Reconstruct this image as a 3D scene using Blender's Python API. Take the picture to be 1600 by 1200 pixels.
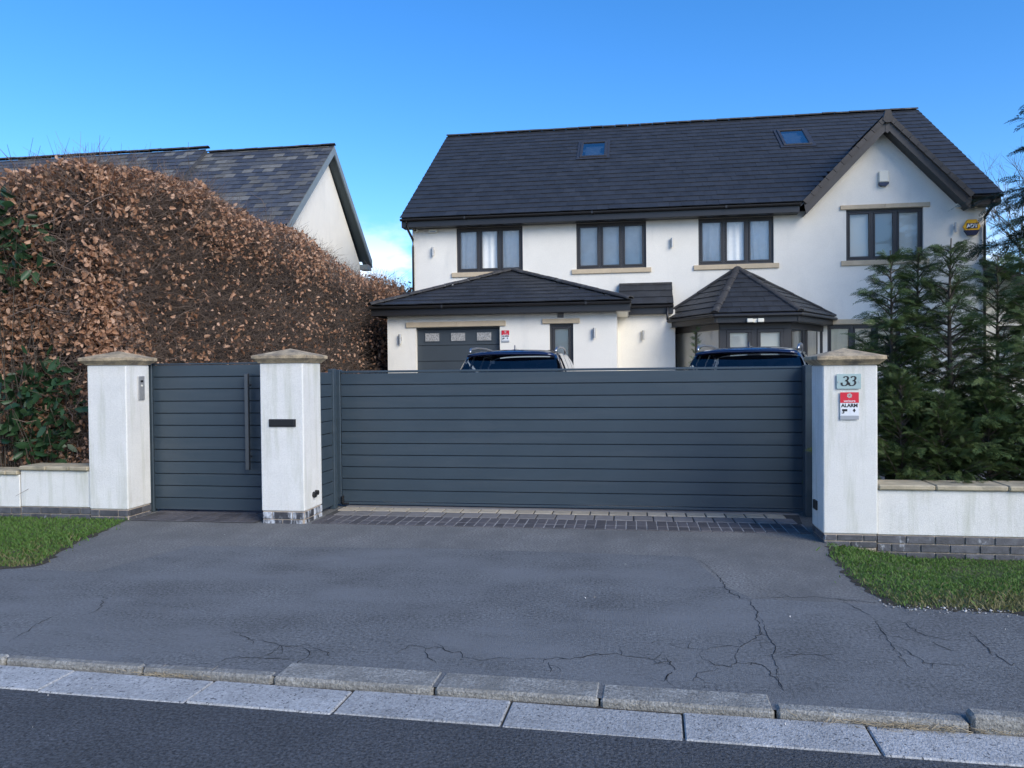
import bpy, math, random
import numpy as np
from mathutils import Vector, Matrix
random.seed(7); rng = np.random.default_rng(11)
for o in list(bpy.data.objects): bpy.data.objects.remove(o)
scene = bpy.context.scene; COL = scene.collection
R = math.radians; pi = math.pi

# ---------------------------------------------------------------- camera
FPX = 1205.0; EYE = 1.65
CM = np.array([[0.98837, -0.007613, -0.15188], [0.151724, -0.018043, 0.988258], [-0.010264, -0.999808, -0.016678]])
cam = bpy.data.cameras.new('camera'); camo = bpy.data.objects.new('camera', cam); COL.objects.link(camo)
cam.sensor_fit = 'HORIZONTAL'; cam.sensor_width = 36.0; cam.lens = 36.0 * FPX / 1600.0
cam.clip_start = 0.05; cam.clip_end = 3000
rm = Matrix([[CM[i][0], -CM[i][1], -CM[i][2]] for i in range(3)]).to_4x4()
camo.matrix_world = Matrix.Translation((0, 0, EYE)) @ rm
scene.camera = camo

# ---------------------------------------------------------------- sky, sun, exposure
SUN_AZ, SUN_EL = 132.0, 30.0          # behind the camera, to the right
world = bpy.data.worlds.new('World'); scene.world = world; world.use_nodes = True
wn = world.node_tree.nodes; wl = world.node_tree.links
bg = wn['Background']
sky = wn.new('ShaderNodeTexSky'); sky.sky_type = 'NISHITA'; sky.sun_disc = False
sky.sun_elevation = R(SUN_EL); sky.sun_rotation = R(SUN_AZ); sky.altitude = 0
sky.air_density = 1.0; sky.dust_density = 0.3; sky.ozone_density = 5.5
hs = wn.new('ShaderNodeHueSaturation'); hs.inputs['Saturation'].default_value = 1.22
tint = wn.new('ShaderNodeMix'); tint.data_type = 'RGBA'; tint.blend_type = 'MULTIPLY'; tint.inputs['Factor'].default_value = 1; tint.inputs['B'].default_value = (.95, .915, .95, 1)
wl.new(sky.outputs[0], tint.inputs['A']); wl.new(tint.outputs['Result'], hs.inputs['Color'])
tc = wn.new('ShaderNodeTexCoord'); sep = wn.new('ShaderNodeSeparateXYZ'); wl.new(tc.outputs['Generated'], sep.inputs[0])
mp = wn.new('ShaderNodeMapping'); mp.inputs['Scale'].default_value = (9, 9, 20); wl.new(tc.outputs['Generated'], mp.inputs[0])
nz = wn.new('ShaderNodeTexNoise'); nz.inputs['Scale'].default_value = 1.0; nz.inputs['Detail'].default_value = 8; nz.inputs['Roughness'].default_value = .55
wl.new(mp.outputs[0], nz.inputs['Vector'])
cr = wn.new('ShaderNodeMapRange'); cr.inputs['From Min'].default_value = .40; cr.inputs['From Max'].default_value = .54; wl.new(nz.outputs['Fac'], cr.inputs['Value'])
er = wn.new('ShaderNodeMapRange'); er.inputs['From Min'].default_value = .20; er.inputs['From Max'].default_value = .11; wl.new(sep.outputs['Z'], er.inputs['Value'])
mu = wn.new('ShaderNodeMath'); mu.operation = 'MULTIPLY'; wl.new(cr.outputs[0], mu.inputs[0]); wl.new(er.outputs[0], mu.inputs[1])
mx = wn.new('ShaderNodeMix'); mx.data_type = 'RGBA'
wl.new(mu.outputs[0], mx.inputs['Factor']); wl.new(hs.outputs[0], mx.inputs['A']); mx.inputs['B'].default_value = (5.6, 5.8, 6.2, 1)
wl.new(mx.outputs['Result'], bg.inputs['Color']); bg.inputs['Strength'].default_value = 0.112
sl = bpy.data.lights.new('sun', 'SUN'); sl.energy = 1.5; sl.angle = R(36); sl.color = (1.0, .92, .77)
so = bpy.data.objects.new('sun', sl); COL.objects.link(so)
sd = Vector((math.sin(R(SUN_AZ)) * math.cos(R(SUN_EL)), math.cos(R(SUN_AZ)) * math.cos(R(SUN_EL)), math.sin(R(SUN_EL))))
so.rotation_euler = sd.to_track_quat('Z', 'Y').to_euler(); so.location = (20, -20, 20)
vs = scene.view_settings; vs.view_transform = 'Standard'; vs.look = 'None'; vs.gamma = 1; vs.use_curve_mapping = False
vs.exposure = 1.25
scene.cycles.max_bounces = 6; scene.cycles.diffuse_bounces = 3; scene.cycles.transparent_max_bounces = 8
scene.render.engine = 'CYCLES'; scene.render.resolution_x = 1024; scene.render.resolution_y = 768

# ---------------------------------------------------------------- measuring helpers (photo pixel -> point on a real plane)
def ray(x, y): return CM @ np.array([x - 800.0, y - 600.0, FPX])
def onY(x, y, Y): r = ray(x, y); t = Y / r[1]; return Vector((t * r[0], Y, EYE + t * r[2]))
def onZ(x, y, z=0.0): r = ray(x, y); t = (z - EYE) / r[2]; return Vector((t * r[0], t * r[1], z))
def onP(x, y, p, n):
    r = Vector(ray(x, y)); t = (Vector(p) - Vector((0, 0, EYE))).dot(n) / r.dot(n); return Vector((0, 0, EYE)) + r * t

# ---------------------------------------------------------------- materials
MATS = {}
def mat(name, col, rough=.7, metal=0., var=0., vscale=3., bump=0., bscale=60., spec=.5, coat=0., island=0., col2=None, detail=6., stain=None, sscale=(1, 1, 1), slo=.5, shi=.7, speck=None, spscale=300., spth=.1, grain=0., gscale=80.):
    m = bpy.data.materials.new(name); m.use_nodes = True; nt = m.node_tree; N = nt.nodes; L = nt.links
    b = N['Principled BSDF']; b.inputs['Roughness'].default_value = rough; b.inputs['Metallic'].default_value = metal
    b.inputs['Specular IOR Level'].default_value = spec; b.inputs['Coat Weight'].default_value = coat
    tc = N.new('ShaderNodeTexCoord'); geo = N.new('ShaderNodeNewGeometry')
    cur = None
    rgb = N.new('ShaderNodeRGB'); rgb.outputs[0].default_value = (*col, 1); cur = rgb.outputs[0]
    def mix(a, bb, fac, mode='MIX'):
        x = N.new('ShaderNodeMix'); x.data_type = 'RGBA'; x.blend_type = mode
        for sock, v in (('Factor', fac), ('A', a), ('B', bb)):
            if hasattr(v, 'links') or hasattr(v, 'is_linked'): L.new(v, x.inputs[sock])
            elif sock == 'Factor': x.inputs[sock].default_value = v
            else: x.inputs[sock].default_value = (*v, 1)
        return x.outputs['Result']
    def noise(scale, det=6., rg=.6, vec=None):
        n = N.new('ShaderNodeTexNoise'); n.inputs['Scale'].default_value = scale; n.inputs['Detail'].default_value = det; n.inputs['Roughness'].default_value = rg
        L.new(vec if vec is not None else geo.outputs['Position'], n.inputs['Vector']); return n.outputs['Fac']
    def mr(v, a, bb, c=0., d=1.):
        x = N.new('ShaderNodeMapRange'); L.new(v, x.inputs['Value'])
        for k, q in zip(('From Min', 'From Max', 'To Min', 'To Max'), (a, bb, c, d)): x.inputs[k].default_value = q
        return x.outputs[0]
    if island or col2 is not None:
        oi = N.new('ShaderNodeObjectInfo'); ad = N.new('ShaderNodeMath'); ad.operation = 'ADD'
        L.new(oi.outputs['Random'], ad.inputs[0]); L.new(geo.outputs['Random Per Island'], ad.inputs[1])
        fr = N.new('ShaderNodeMath'); fr.operation = 'FRACT'; L.new(ad.outputs[0], fr.inputs[0])
        if col2 is not None:
            rp = N.new('ShaderNodeValToRGB'); L.new(fr.outputs[0], rp.inputs[0])
            cs = [col] + list(col2); rp.color_ramp.interpolation = 'CONSTANT' if len(cs) > 3 else 'LINEAR'
            rp.color_ramp.elements[0].color = (*cs[0], 1); rp.color_ramp.elements[0].position = 0
            rp.color_ramp.elements[1].color = (*cs[-1], 1); rp.color_ramp.elements[1].position = (len(cs) - 1) / len(cs) if len(cs) > 3 else 1
            for i in range(1, len(cs) - 1):
                e = rp.color_ramp.elements.new(i / len(cs) if len(cs) > 3 else i / (len(cs) - 1)); e.color = (*cs[i], 1)
            cur = rp.outputs[0]
        if island:
            cur = mix(cur, mr(fr.outputs[0], 0, 1, 1 - island, 1 + island), 1.0, 'MULTIPLY')
    if var:
        cur = mix(cur, mr(noise(vscale, detail), .3, .7, 1 - var, 1 + var), 1.0, 'MULTIPLY')
    if grain:
        cur = mix(cur, mr(noise(gscale, 5., .75), .32, .68, 1 - grain, 1 + grain), 1.0, 'MULTIPLY')
    if stain is not None:
        mpn = N.new('ShaderNodeMapping'); mpn.inputs['Scale'].default_value = sscale; L.new(geo.outputs['Position'], mpn.inputs[0])
        cur = mix(cur, stain, mr(noise(1., 7., .65, mpn.outputs[0]), slo, shi))
    if speck is not None:
        v = N.new('ShaderNodeTexVoronoi'); v.inputs['Scale'].default_value = spscale; L.new(geo.outputs['Position'], v.inputs['Vector'])
        cur = mix(cur, speck, mr(v.outputs['Color'], 1 - spth, 1 - spth + .02))
    L.new(cur, b.inputs['Base Color'])
    if bump:
        bp = N.new('ShaderNodeBump'); bp.inputs['Strength'].default_value = bump; bp.inputs['Distance'].default_value = .02
        L.new(noise(bscale, 4., .6), bp.inputs['Height']); L.new(bp.outputs[0], b.inputs['Normal'])
    MATS[name] = m; return m
def glass(name, tint=(.9, .93, .95), refl=1.0, rough=.02):
    m = bpy.data.materials.new(name); m.use_nodes = True; nt = m.node_tree; N = nt.nodes; L = nt.links; N.remove(N['Principled BSDF'])
    t = N.new('ShaderNodeBsdfTransparent'); t.inputs[0].default_value = (*tint, 1)
    g = N.new('ShaderNodeBsdfGlossy'); g.inputs['Roughness'].default_value = rough
    f = N.new('ShaderNodeFresnel'); f.inputs['IOR'].default_value = 1.52
    sc = N.new('ShaderNodeMath'); sc.operation = 'MULTIPLY'; sc.inputs[1].default_value = refl; L.new(f.outputs[0], sc.inputs[0])
    x = N.new('ShaderNodeMixShader'); L.new(sc.outputs[0], x.inputs[0]); L.new(t.outputs[0], x.inputs[1]); L.new(g.outputs[0], x.inputs[2])
    L.new(x.outputs[0], N['Material Output'].inputs['Surface']); MATS[name] = m; return m
def leafmat(name, cols, rough=.5, trans=.25):
    m = mat(name, cols[0], rough, col2=cols[1:], spec=.35)
    nt = m.node_tree; N = nt.nodes; L = nt.links; b = N['Principled BSDF']
    src = b.inputs['Base Color'].links[0].from_socket
    t = N.new('ShaderNodeBsdfTranslucent'); L.new(src, t.inputs[0]); x = N.new('ShaderNodeMixShader'); x.inputs[0].default_value = trans
    L.new(b.outputs[0], x.inputs[1]); L.new(t.outputs[0], x.inputs[2]); L.new(x.outputs[0], N['Material Output'].inputs['Surface']); return m

mat('render_wall', (.83, .79, .705), .95, var=.04, vscale=1.3, bump=.3, bscale=60, stain=(.68, .66, .60), sscale=(1.6, 1.6, .45), slo=.56, shi=.85, grain=.05, gscale=45)
mat('pillar_render', (.80, .79, .745), .95, var=.06, vscale=2.5, bump=.55, bscale=210, stain=(.52, .53, .42), sscale=(8, 8, .7), slo=.50, shi=.80, grain=.10, gscale=85)
mat('plinth_brick', (.085, .086, .095), .6, var=.35, vscale=14, bump=.3, bscale=60, island=.25, stain=(.45, .47, .5), sscale=(9, 9, 6), slo=.62, shi=.74)
mat('plinth_brick_limed', (.05, .052, .06), .7, var=.35, vscale=14, bump=.3, bscale=60, island=.25, stain=(.55, .58, .62), sscale=(10, 10, 3.5), slo=.47, shi=.60)
mat('mortar', (.46, .38, .30), .95, var=.2, vscale=20, bump=.4)
mat('coping', (.42, .36, .25), .9, var=.22, vscale=6, bump=.4, bscale=70, stain=(.16, .15, .11), sscale=(4, 4, 9), slo=.5, shi=.72)
mat('cap_stone', (.46, .36, .23), .9, var=.25, vscale=7, bump=.5, bscale=80, stain=(.13, .115, .095), sscale=(6, 6, 9), slo=.46, shi=.70, grain=.25, gscale=60)
mat('sandstone', (.56, .45, .31), .9, var=.1, vscale=5, bump=.2, bscale=80)
mat('gate_metal', (.041, .061, .079), .34, var=.06, vscale=2, spec=.5, stain=(.058, .076, .092), sscale=(.8, 5, 9), slo=.5, shi=.8)
mat('gate_dark', (.012, .016, .022), .6)
mat('steel', (.45, .45, .44), .45, metal=.55, var=.1, vscale=30)
mat('handle_steel', (.16, .165, .17), .4, metal=.8)
mat('black_plastic', (.012, .012, .013), .45)
mat('frame_upvc', (.038, .036, .037), .45, var=.05)
mat('fascia', (.022, .021, .022), .38, var=.08)
mat('barge', (.060, .052, .047), .5, var=.1, vscale=3)
mat('verge_cap', (.075, .066, .060), .7, var=.15, vscale=5, island=.12)
mat('roof_tile', (.028, .030, .034), .6, var=.22, vscale=4, bump=.3, bscale=40, island=.18)
mat('ridge_tile', (.045, .043, .043), .85, var=.3, vscale=7, bump=.4, bscale=50, stain=(.17, .165, .15), sscale=(3, 3, 3), slo=.55, shi=.75)
mat('slate', (.062, .067, .080), .6, var=.2, vscale=6, bump=.25, bscale=40, island=.15,
    col2=[(.070, .074, .082), (.058, .064, .080), (.125, .12, .107), (.082, .085, .09), (.064, .070, .085), (.155, .15, .137), (.068, .073, .084), (.095, .094, .092)])
mat('neighbour_paint', (.19, .23, .25), .6, var=.08)
mat('neighbour_soffit', (.07, .09, .095), .7)
mat('garage_door', (.050, .062, .072), .45, var=.04)
mat('curtain', (.93, .92, .89), .95, var=.05, vscale=8)
leafmat('blind', [(.84, .86, .82), (.84, .86, .82)], .9, .5)
mat('cream_curtain', (.62, .55, .43), .95, var=.08)
mat('dark_room', (.05, .055, .06), .95)
mat('grey_room', (.84, .85, .82), .9, var=.15, vscale=1.5)
mat('patterned_glass', (.36, .35, .33), .25, var=.6, vscale=45, bump=.4, bscale=60)
glass('pane_glass', tint=(.97, .98, .98), refl=1.7); glass('sky_glass', tint=(.55, .62, .70), refl=2.5)
mat('asphalt_apron', (.190, .187, .176), .95, var=.18, vscale=1.4, bump=.6, bscale=110, stain=(.118, .118, .113), sscale=(1.1, .6, 1), slo=.40, shi=.70, grain=.75, gscale=52)
mat('asphalt_path', (.140, .144, .143), .95, var=.20, vscale=1.6, bump=.6, bscale=110, stain=(.185, .191, .193), sscale=(.7, 1.5, 1), slo=.44, shi=.70, grain=.72, gscale=48)
mat('asphalt_road', (.076, .081, .088), .9, var=.2, vscale=2, bump=1.2, bscale=75, grain=.95, gscale=60)
mat('crack', (.018, .019, .020), .95)
mat('crack_moss', (.045, .050, .030), .95, var=.3, vscale=30)
mat('kerb_concrete', (.31, .30, .27), .95, var=.22, vscale=7, bump=.8, bscale=90, island=.14, stain=(.20, .195, .175), sscale=(5, 5, 40), slo=.46, shi=.68, grain=.62, gscale=58)
mat('channel_concrete', (.40, .40, .39), .95, var=.16, vscale=4, bump=.6, bscale=90, island=.12, stain=(.10, .105, .11), sscale=(55, 38, 30), slo=.585, shi=.63, grain=.40, gscale=60)
mat('gutter_dirt', (.055, .047, .036), .97, var=.4, vscale=25, bump=.8, bscale=90)
mat('sett_cream', (.40, .35, .27), .9, var=.15, vscale=12, bump=.3, island=.15)
mat('sett_grey', (.19, .18, .175), .9, var=.15, vscale=12, bump=.3, island=.15)
mat('brick_dark', (.085, .08, .085), .75, var=.2, vscale=14, bump=.3, island=.25)
mat('joint_sand', (.06, .058, .055), .97, var=.4, vscale=12); mat('joint_pale', (.30, .29, .28), .97, var=.4, vscale=12)
mat('soil', (.045, .038, .026), .97, var=.4, vscale=8, bump=.6)
mat('turf', (.060, .085, .025), .97, var=.45, vscale=5, bump=.8, bscale=60, stain=(.11, .095, .05), sscale=(2.2, 2.2, 1), slo=.50, shi=.70)
mat('drive_block', (.17, .165, .16), .9, var=.2, vscale=3, bump=.3)
leafmat('grass_blade', [(.07, .17, .025), (.13, .23, .05), (.10, .16, .04)], .6, .3)
leafmat('grass_dry', [(.15, .16, .055), (.27, .24, .12)], .7, .3)
leafmat('beech_leaf', [(.27, .135, .075), (.43, .235, .14), (.64, .42, .29)], .5, .2)
mat('beech_twig', (.17, .125, .10), .9, island=.5)
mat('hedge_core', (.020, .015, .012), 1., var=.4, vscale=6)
leafmat('laurel_leaf', [(.014, .042, .018), (.026, .064, .026), (.045, .09, .04)], .38, .12)
leafmat('conifer_leaf', [(.036, .070, .026), (.068, .115, .038), (.14, .185, .058)], .6, .2)
leafmat('spruce_leaf', [(.014, .034, .018), (.026, .05, .024)], .7, .1)
mat('bark', (.085, .07, .055), .95, var=.3, vscale=20, bump=.6)
mat('bare_branch', (.11, .095, .08), .95)
mat('litter', (.42, .34, .22), .9, island=.4)
mat('pebble', (.42, .41, .39), .9, island=.45)
mat('car_paint', (.008, .016, .060), .22, metal=.35, coat=1.)
glass('car_glass', tint=(.42, .50, .58), refl=2.0); mat('seat', (.012, .013, .016), .8)
mat('car_trim', (.01, .01, .01), .4); mat('tyre', (.015, .015, .015), .85); mat('rail', (.40, .41, .43), .3, metal=.9)
mat('lamp_red', (.35, .01, .01), .2)
mat('white_plastic', (.78, .75, .64), .5); mat('blue_plastic', (.012, .02, .06), .35); mat('yellow_plastic', (.75, .40, .01), .4)
mat('sign_red', (.62, .012, .035), .45); mat('sign_white', (.75, .77, .79), .5); mat('sign_grey', (.34, .36, .38), .5); mat('ink', (.012, .013, .016), .5); mat('logo_grey', (.5, .46, .44), .5)
mat('plaque', (.36, .48, .48), .15, spec=.6)
mat('pot', (.10, .10, .11), .6)

# ---------------------------------------------------------------- mesh helpers
def tag(o, label=None, cat=None, group=None, kind=None):
    if label: o['label'] = label
    if cat: o['category'] = cat
    if group: o['group'] = group
    if kind: o['kind'] = kind
    return o
def link(name, me, parent=None, loc=None, rot=None):
    o = bpy.data.objects.new(name, me); COL.objects.link(o)
    if parent is not None: o.parent = parent
    if loc is not None: o.location = loc
    if rot is not None: o.rotation_euler = rot
    return o
def thing(name, label, cat, loc=(0, 0, 0), rz=0, group=None):
    o = bpy.data.objects.new(name, None); COL.objects.link(o); o.location = loc; o.rotation_euler = (0, 0, rz); o.empty_display_size = .1
    return tag(o, label, cat, group)
class MB:
    def __init__(s): s.v = []; s.f = []
    def add(s, vs, fs):
        n = len(s.v); s.v += [tuple(p) for p in vs]; s.f += [tuple(i + n for i in f) for f in fs]; return s
    def box(s, x0, x1, y0, y1, z0, z1):
        return s.add([(x0, y0, z0), (x1, y0, z0), (x1, y1, z0), (x0, y1, z0), (x0, y0, z1), (x1, y0, z1), (x1, y1, z1), (x0, y1, z1)],
                     [(0, 3, 2, 1), (4, 5, 6, 7), (0, 1, 5, 4), (1, 2, 6, 5), (2, 3, 7, 6), (3, 0, 4, 7)])
    def cbox(s, x0, x1, y0, y1, z0, z1, c=.005):
        # box with chamfered edges
        V = []; idx = {}
        X = (x0, x1); Y = (y0, y1); Z = (z0, z1); sg = (1, -1)
        for i in (0, 1):
            for j in (0, 1):
                for k in (0, 1):
                    for a in range(3):
                        p = [X[i] + sg[i] * c, Y[j] + sg[j] * c, Z[k] + sg[k] * c]; p[a] = (X[i], Y[j], Z[k])[a]
                        idx[i, j, k, a] = len(V); V.append(tuple(p))
        F = []
        def q(*t): F.append(tuple(idx[x] for x in t))
        for k in (0, 1):
            a = [(0, 0), (1, 0), (1, 1), (0, 1)]; a = a if k else a[::-1]
            q(*[(i, j, k, 2) for i, j in a]); q(*[(k, i, j, 0) for i, j in a]); q(*[(j, k, i, 1) for i, j in a])
        for i in (0, 1):
            for j in (0, 1):
                q((i, j, 0, 0), (i, j, 1, 0), (i, j, 1, 1), (i, j, 0, 1)); q((0, i, j, 1), (1, i, j, 1), (1, i, j, 2), (0, i, j, 2)); q((i, 0, j, 0), (i, 1, j, 0), (i, 1, j, 2), (i, 0, j, 2))
                for k in (0, 1): q((i, j, k, 0), (i, j, k, 1), (i, j, k, 2))
        return s.add(V, F)
    def prism(s, pts, d):
        # polygon (3D points) extruded by vector d
        n = len(pts); d = Vector(d); P = [Vector(p) for p in pts]
        return s.add(P + [p + d for p in P], [tuple(range(n))[::-1], tuple(range(n, 2 * n))] + [(i, (i + 1) % n, (i + 1) % n + n, i + n) for i in range(n)])
    def tube(s, pts, r, n=8, cap=True):
        P = [Vector(p) for p in pts]; rs = r if isinstance(r, (list, tuple)) else [r] * len(P); V = []; F = []
        for i, p in enumerate(P):
            t = (P[min(i + 1, len(P) - 1)] - P[max(i - 1, 0)]).normalized(); u = t.orthogonal().normalized() if abs(t.z) < .95 else Vector((1, 0, 0)); u = (u - t * u.dot(t)).normalized(); w = t.cross(u)
            if abs(t.z) < .95: w = Vector((0, 0, 1)); u = w.cross(t).normalized(); w = t.cross(u)
            for k in range(n):
                a = 2 * pi * k / n; V.append(p + (u * math.cos(a) + w * math.sin(a)) * rs[i])
        for i in range(len(P) - 1):
            for k in range(n): F.append((i * n + k, i * n + (k + 1) % n, (i + 1) * n + (k + 1) % n, (i + 1) * n + k))
        if cap: F += [tuple(range(n))[::-1], tuple(range((len(P) - 1) * n, len(P) * n))]
        return s.add(V, F)
    def mesh(s, name, m):
        me = bpy.data.meshes.new(name); me.from_pydata(s.v, [], s.f); me.materials.append(MATS[m])
        import bmesh
        bm = bmesh.new(); bm.from_mesh(me); bmesh.ops.recalc_face_normals(bm, faces=bm.faces); bm.to_mesh(me); bm.free(); return me
    def build(s, name, m, parent=None, smooth=False, loc=None, rot=None):
        me = s.mesh(name, m)
        if smooth: me.polygons.foreach_set('use_smooth', [True] * len(me.polygons))
        return link(name, me, parent, loc, rot)
def np_mesh(name, V, F, m, smooth=False):
    V = np.asarray(V, np.float32).reshape(-1, 3); F = np.asarray(F, np.int32); k = F.shape[1]
    me = bpy.data.meshes.new(name); me.vertices.add(len(V)); me.vertices.foreach_set('co', V.ravel())
    me.loops.add(F.size); me.loops.foreach_set('vertex_index', F.ravel())
    me.polygons.add(len(F)); me.polygons.foreach_set('loop_start', np.arange(0, F.size, k, dtype=np.int32)); me.polygons.foreach_set('loop_total', np.full(len(F), k, np.int32))
    if smooth: me.polygons.foreach_set('use_smooth', np.ones(len(F), bool))
    me.update(calc_edges=True); me.materials.append(MATS[m]); return me
def structure(o, label=None): o['kind'] = 'structure'; return o
def snoise(P, s=1., seed=0):
    r = np.random.default_rng(seed); out = np.zeros(len(P))
    for k in range(7):
        d = r.normal(size=3); d /= np.linalg.norm(d); fr = s * (0.6 + 1.9 * r.random()); out += np.sin(P @ d * fr + r.random() * 6.28) * np.sin(P @ r.normal(size=3) * fr * .7 + r.random() * 6.28)
    return out / 3.

# ================================================================ GROUND
def gz(Y): return 0.0 if Y < 9.3 else (.20 * (Y - 9.3) / 1.9 if Y < 11.2 else min(.55, .20 + .35 * (Y - 11.2) / 7.8))
def sheet(name, poly, z, m, parent=None):
    mb = MB(); mb.add([(p[0], p[1], z) for p in poly], [tuple(range(len(poly)))]); return mb.build(name, m, parent)
Ys = [-600, -20, 4.3, 7.95, 9.3, 11.2, 15, 19, 23, 40, 120, 900]
mb = MB(); mb.add([(x, y, gz(y) - (.06 if y > 9 else .3)) for y in Ys for x in (-900, 900)], [(2 * i, 2 * i + 1, 2 * i + 3, 2 * i + 2) for i in range(len(Ys) - 1)])
structure(mb.build('ground', 'turf'))
KS = -.032                                   # direction of the road edge
def kl(X, c): return c + KS * X
structure(sheet('road', [(-60, kl(-60, -4.5)), (60, kl(60, -4.5)), (60, kl(60, 3.57)), (-60, kl(-60, 3.57))], -.032, 'asphalt_road'))
structure(sheet('far_footway', [(-60, kl(-60, -7)), (60, kl(60, -7)), (60, kl(60, -4.5)), (-60, kl(-60, -4.5))], -.03, 'asphalt_path'))
structure(sheet('gutter_bed', [(-30, kl(-30, 3.54)), (30, kl(30, 3.54)), (30, kl(30, 4.06)), (-30, kl(-30, 4.06))], -.038, 'gutter_dirt'))
# footway in front of the gates, reaching under the verges
structure(sheet('footway', [(-30, kl(-30, 3.87)), (30, kl(30, 3.87)), (30, 5.55), (1.80, 5.66), (.86, 5.70), (.69, 6.02), (.52, 6.93), (-1.7, 7.0), (-4.18, 6.84), (-4.46, 5.85), (-30, 5.85)], 0.0, 'asphalt_path'))
structure(sheet('apron', [(.86, 5.70), (1.80, 5.66), (1.74, 6.0), (1.70, 6.3), (1.74, 6.7), (1.72, 7.05), (1.80, 7.4), (2.0, 7.6), (2.0, 9.3), (-5.9, 9.3), (-5.9, 7.9), (-7.0, 7.9), (-7.0, 5.85), (-4.46, 5.85), (-4.18, 6.84), (-1.7, 7.0), (.52, 6.93), (.69, 6.02)], 0.0, 'asphalt_apron'))
# land behind the boundary
mb = MB(); yy = [9.3, 11.2, 15, 19, 22.6]
mb.add([(x, y, gz(y) - .004) for y in yy for x in (-6.0, 8.0)], [(2 * i, 2 * i + 1, 2 * i + 3, 2 * i + 2) for i in range(4)]); structure(mb.build('driveway', 'drive_block'))

# --- cracks in the asphalt, dark open joints following the photograph's
crk = []
def zc(ox, oy, *pts): crk.append([(ox + x / 4, oy + y / 4) for x, y in pts])
zc(400, 900, (0, 400), (70, 412), (150, 437), (280, 435), (340, 425)); zc(400, 900, (280, 450), (340, 465), (335, 500), (280, 530), (230, 575)); zc(400, 900, (150, 437), (90, 490), (0, 515))
zc(400, 900, (340, 460), (470, 470), (455, 500)); zc(400, 900, (860, 495), (960, 440), (1150, 455), (1190, 475), (1280, 480), (1310, 505), (1440, 525), (1600, 515)); zc(400, 900, (1060, 460), (1080, 510), (1130, 550)); zc(400, 900, (0, 515), (130, 525), (240, 520))
zc(0, 900, (60, 415), (120, 370), (200, 320), (290, 275), (380, 235)); zc(0, 900, (1450, 345), (1600, 400)); zc(0, 900, (640, 130), (660, 160), (600, 220), (540, 245)); zc(0, 900, (1370, 530), (1500, 505), (1600, 510))
zc(800, 900, (0, 525), (120, 520), (400, 515), (520, 490), (640, 490), (700, 505), (850, 510), (880, 530), (940, 480)); zc(800, 900, (880, 545), (1000, 530), (990, 560), (1020, 590))
zc(800, 900, (800, 420), (990, 425), (1060, 450), (1170, 460), (1330, 440), (1420, 450), (1550, 370), (1530, 230), (1480, 150), (1370, 110), (1300, 20), (1230, -60), (1120, -120))
zc(800, 900, (1180, 460), (1190, 510), (1270, 555), (1360, 570), (1400, 545), (1400, 480), (1420, 450)); zc(800, 900, (1400, 540), (1550, 550), (1600, 590)); zc(800, 900, (1480, 140), (1600, 135), (1900, 130), (2080, 150), (2300, 170), (2450, 180)); zc(800, 900, (1540, 240), (1600, 360), (1640, 440), (1630, 500), (1650, 560), (1660, 640), (1700, 720))
zc(800, 900, (1270, 570), (1240, 600), (1150, 610), (1130, 660)); zc(800, 900, (220, 540), (240, 600)); zc(800, 900, (960, 650), (975, 620), (1000, 600)); zc(800, 900, (1600, 590), (1640, 640), (1690, 700))
zc(1200, 900, (660, 260), (710, 340), (770, 430), (830, 510), (900, 580)); zc(1200, 900, (780, 430), (900, 480), (980, 540), (1200, 555)); zc(1200, 900, (820, 275), (950, 360), (1080, 400), (1250, 410)); zc(1200, 900, (70, 490), (250, 490), (410, 490))
zc(1200, 900, (1230, 320), (1400, 480), (1600, 600)); zc(1200, 900, (1030, 420), (1100, 450), (1180, 470)); zc(1200, 900, (720, 370), (930, 405)); zc(1200, 900, (430, 140), (650, 250))
crk.append([(300, 853), (420, 852), (560, 858), (700, 857), (900, 862), (1080, 870)]); crk.append([(45, 885), (150, 893), (260, 884), (310, 860)])
def crack_mesh(w0, seed):
    r = random.Random(seed); mb = MB()
    for line in crk:
        P = [onZ(x, y) for x, y in line]; Q = []
        for a, b in zip(P[:-1], P[1:]):
            n = max(2, int((b - a).length / .035))
            for i in range(n): Q.append(a.lerp(b, i / n) + Vector((r.gauss(0, .008), r.gauss(0, .012), 0)))
        Q.append(P[-1]); n = len(Q); V = []; F = []
        thin = .45 if line in crk[-2:] else 1.
        for i, p in enumerate(Q):
            t = (Q[min(i + 1, n - 1)] - Q[max(i - 1, 0)]).normalized(); s = Vector((-t.y, t.x, 0)); w = thin * w0 * (.35 + 1.0 * r.random()) * (.25 + .75 * math.sin(pi * min(1, max(0, (i + .5) / n)))) ; V += [p + s * w, p - s * w]
        F = [(2 * i, 2 * i + 1, 2 * i + 3, 2 * i + 2) for i in range(n - 1)]
        mb.add([(v[0], v[1], .0022) for v in V], F)
        for i in range(2, n - 2, 3):
            if r.random() < .45 and thin == 1.:
                p = Q[i].copy(); a = r.random() * 6.28; V = []; k = r.randint(3, 9)
                for j in range(k):
                    a += r.gauss(0, .5); q = Vector((math.cos(a), math.sin(a), 0)); sd_ = Vector((-q.y, q.x, 0)) * .0016 * (1.2 - j / k); V += [p + sd_, p - sd_]; p = p + q * .028
                mb.add([(v[0], v[1], .0022) for v in V], [(2 * j, 2 * j + 1, 2 * j + 3, 2 * j + 2) for j in range(k - 1)])
    return mb
co = crack_mesh(.0032, 3).build('pavement_crack', 'crack', bpy.data.objects['footway']); co['kind'] = 'stuff'

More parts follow.
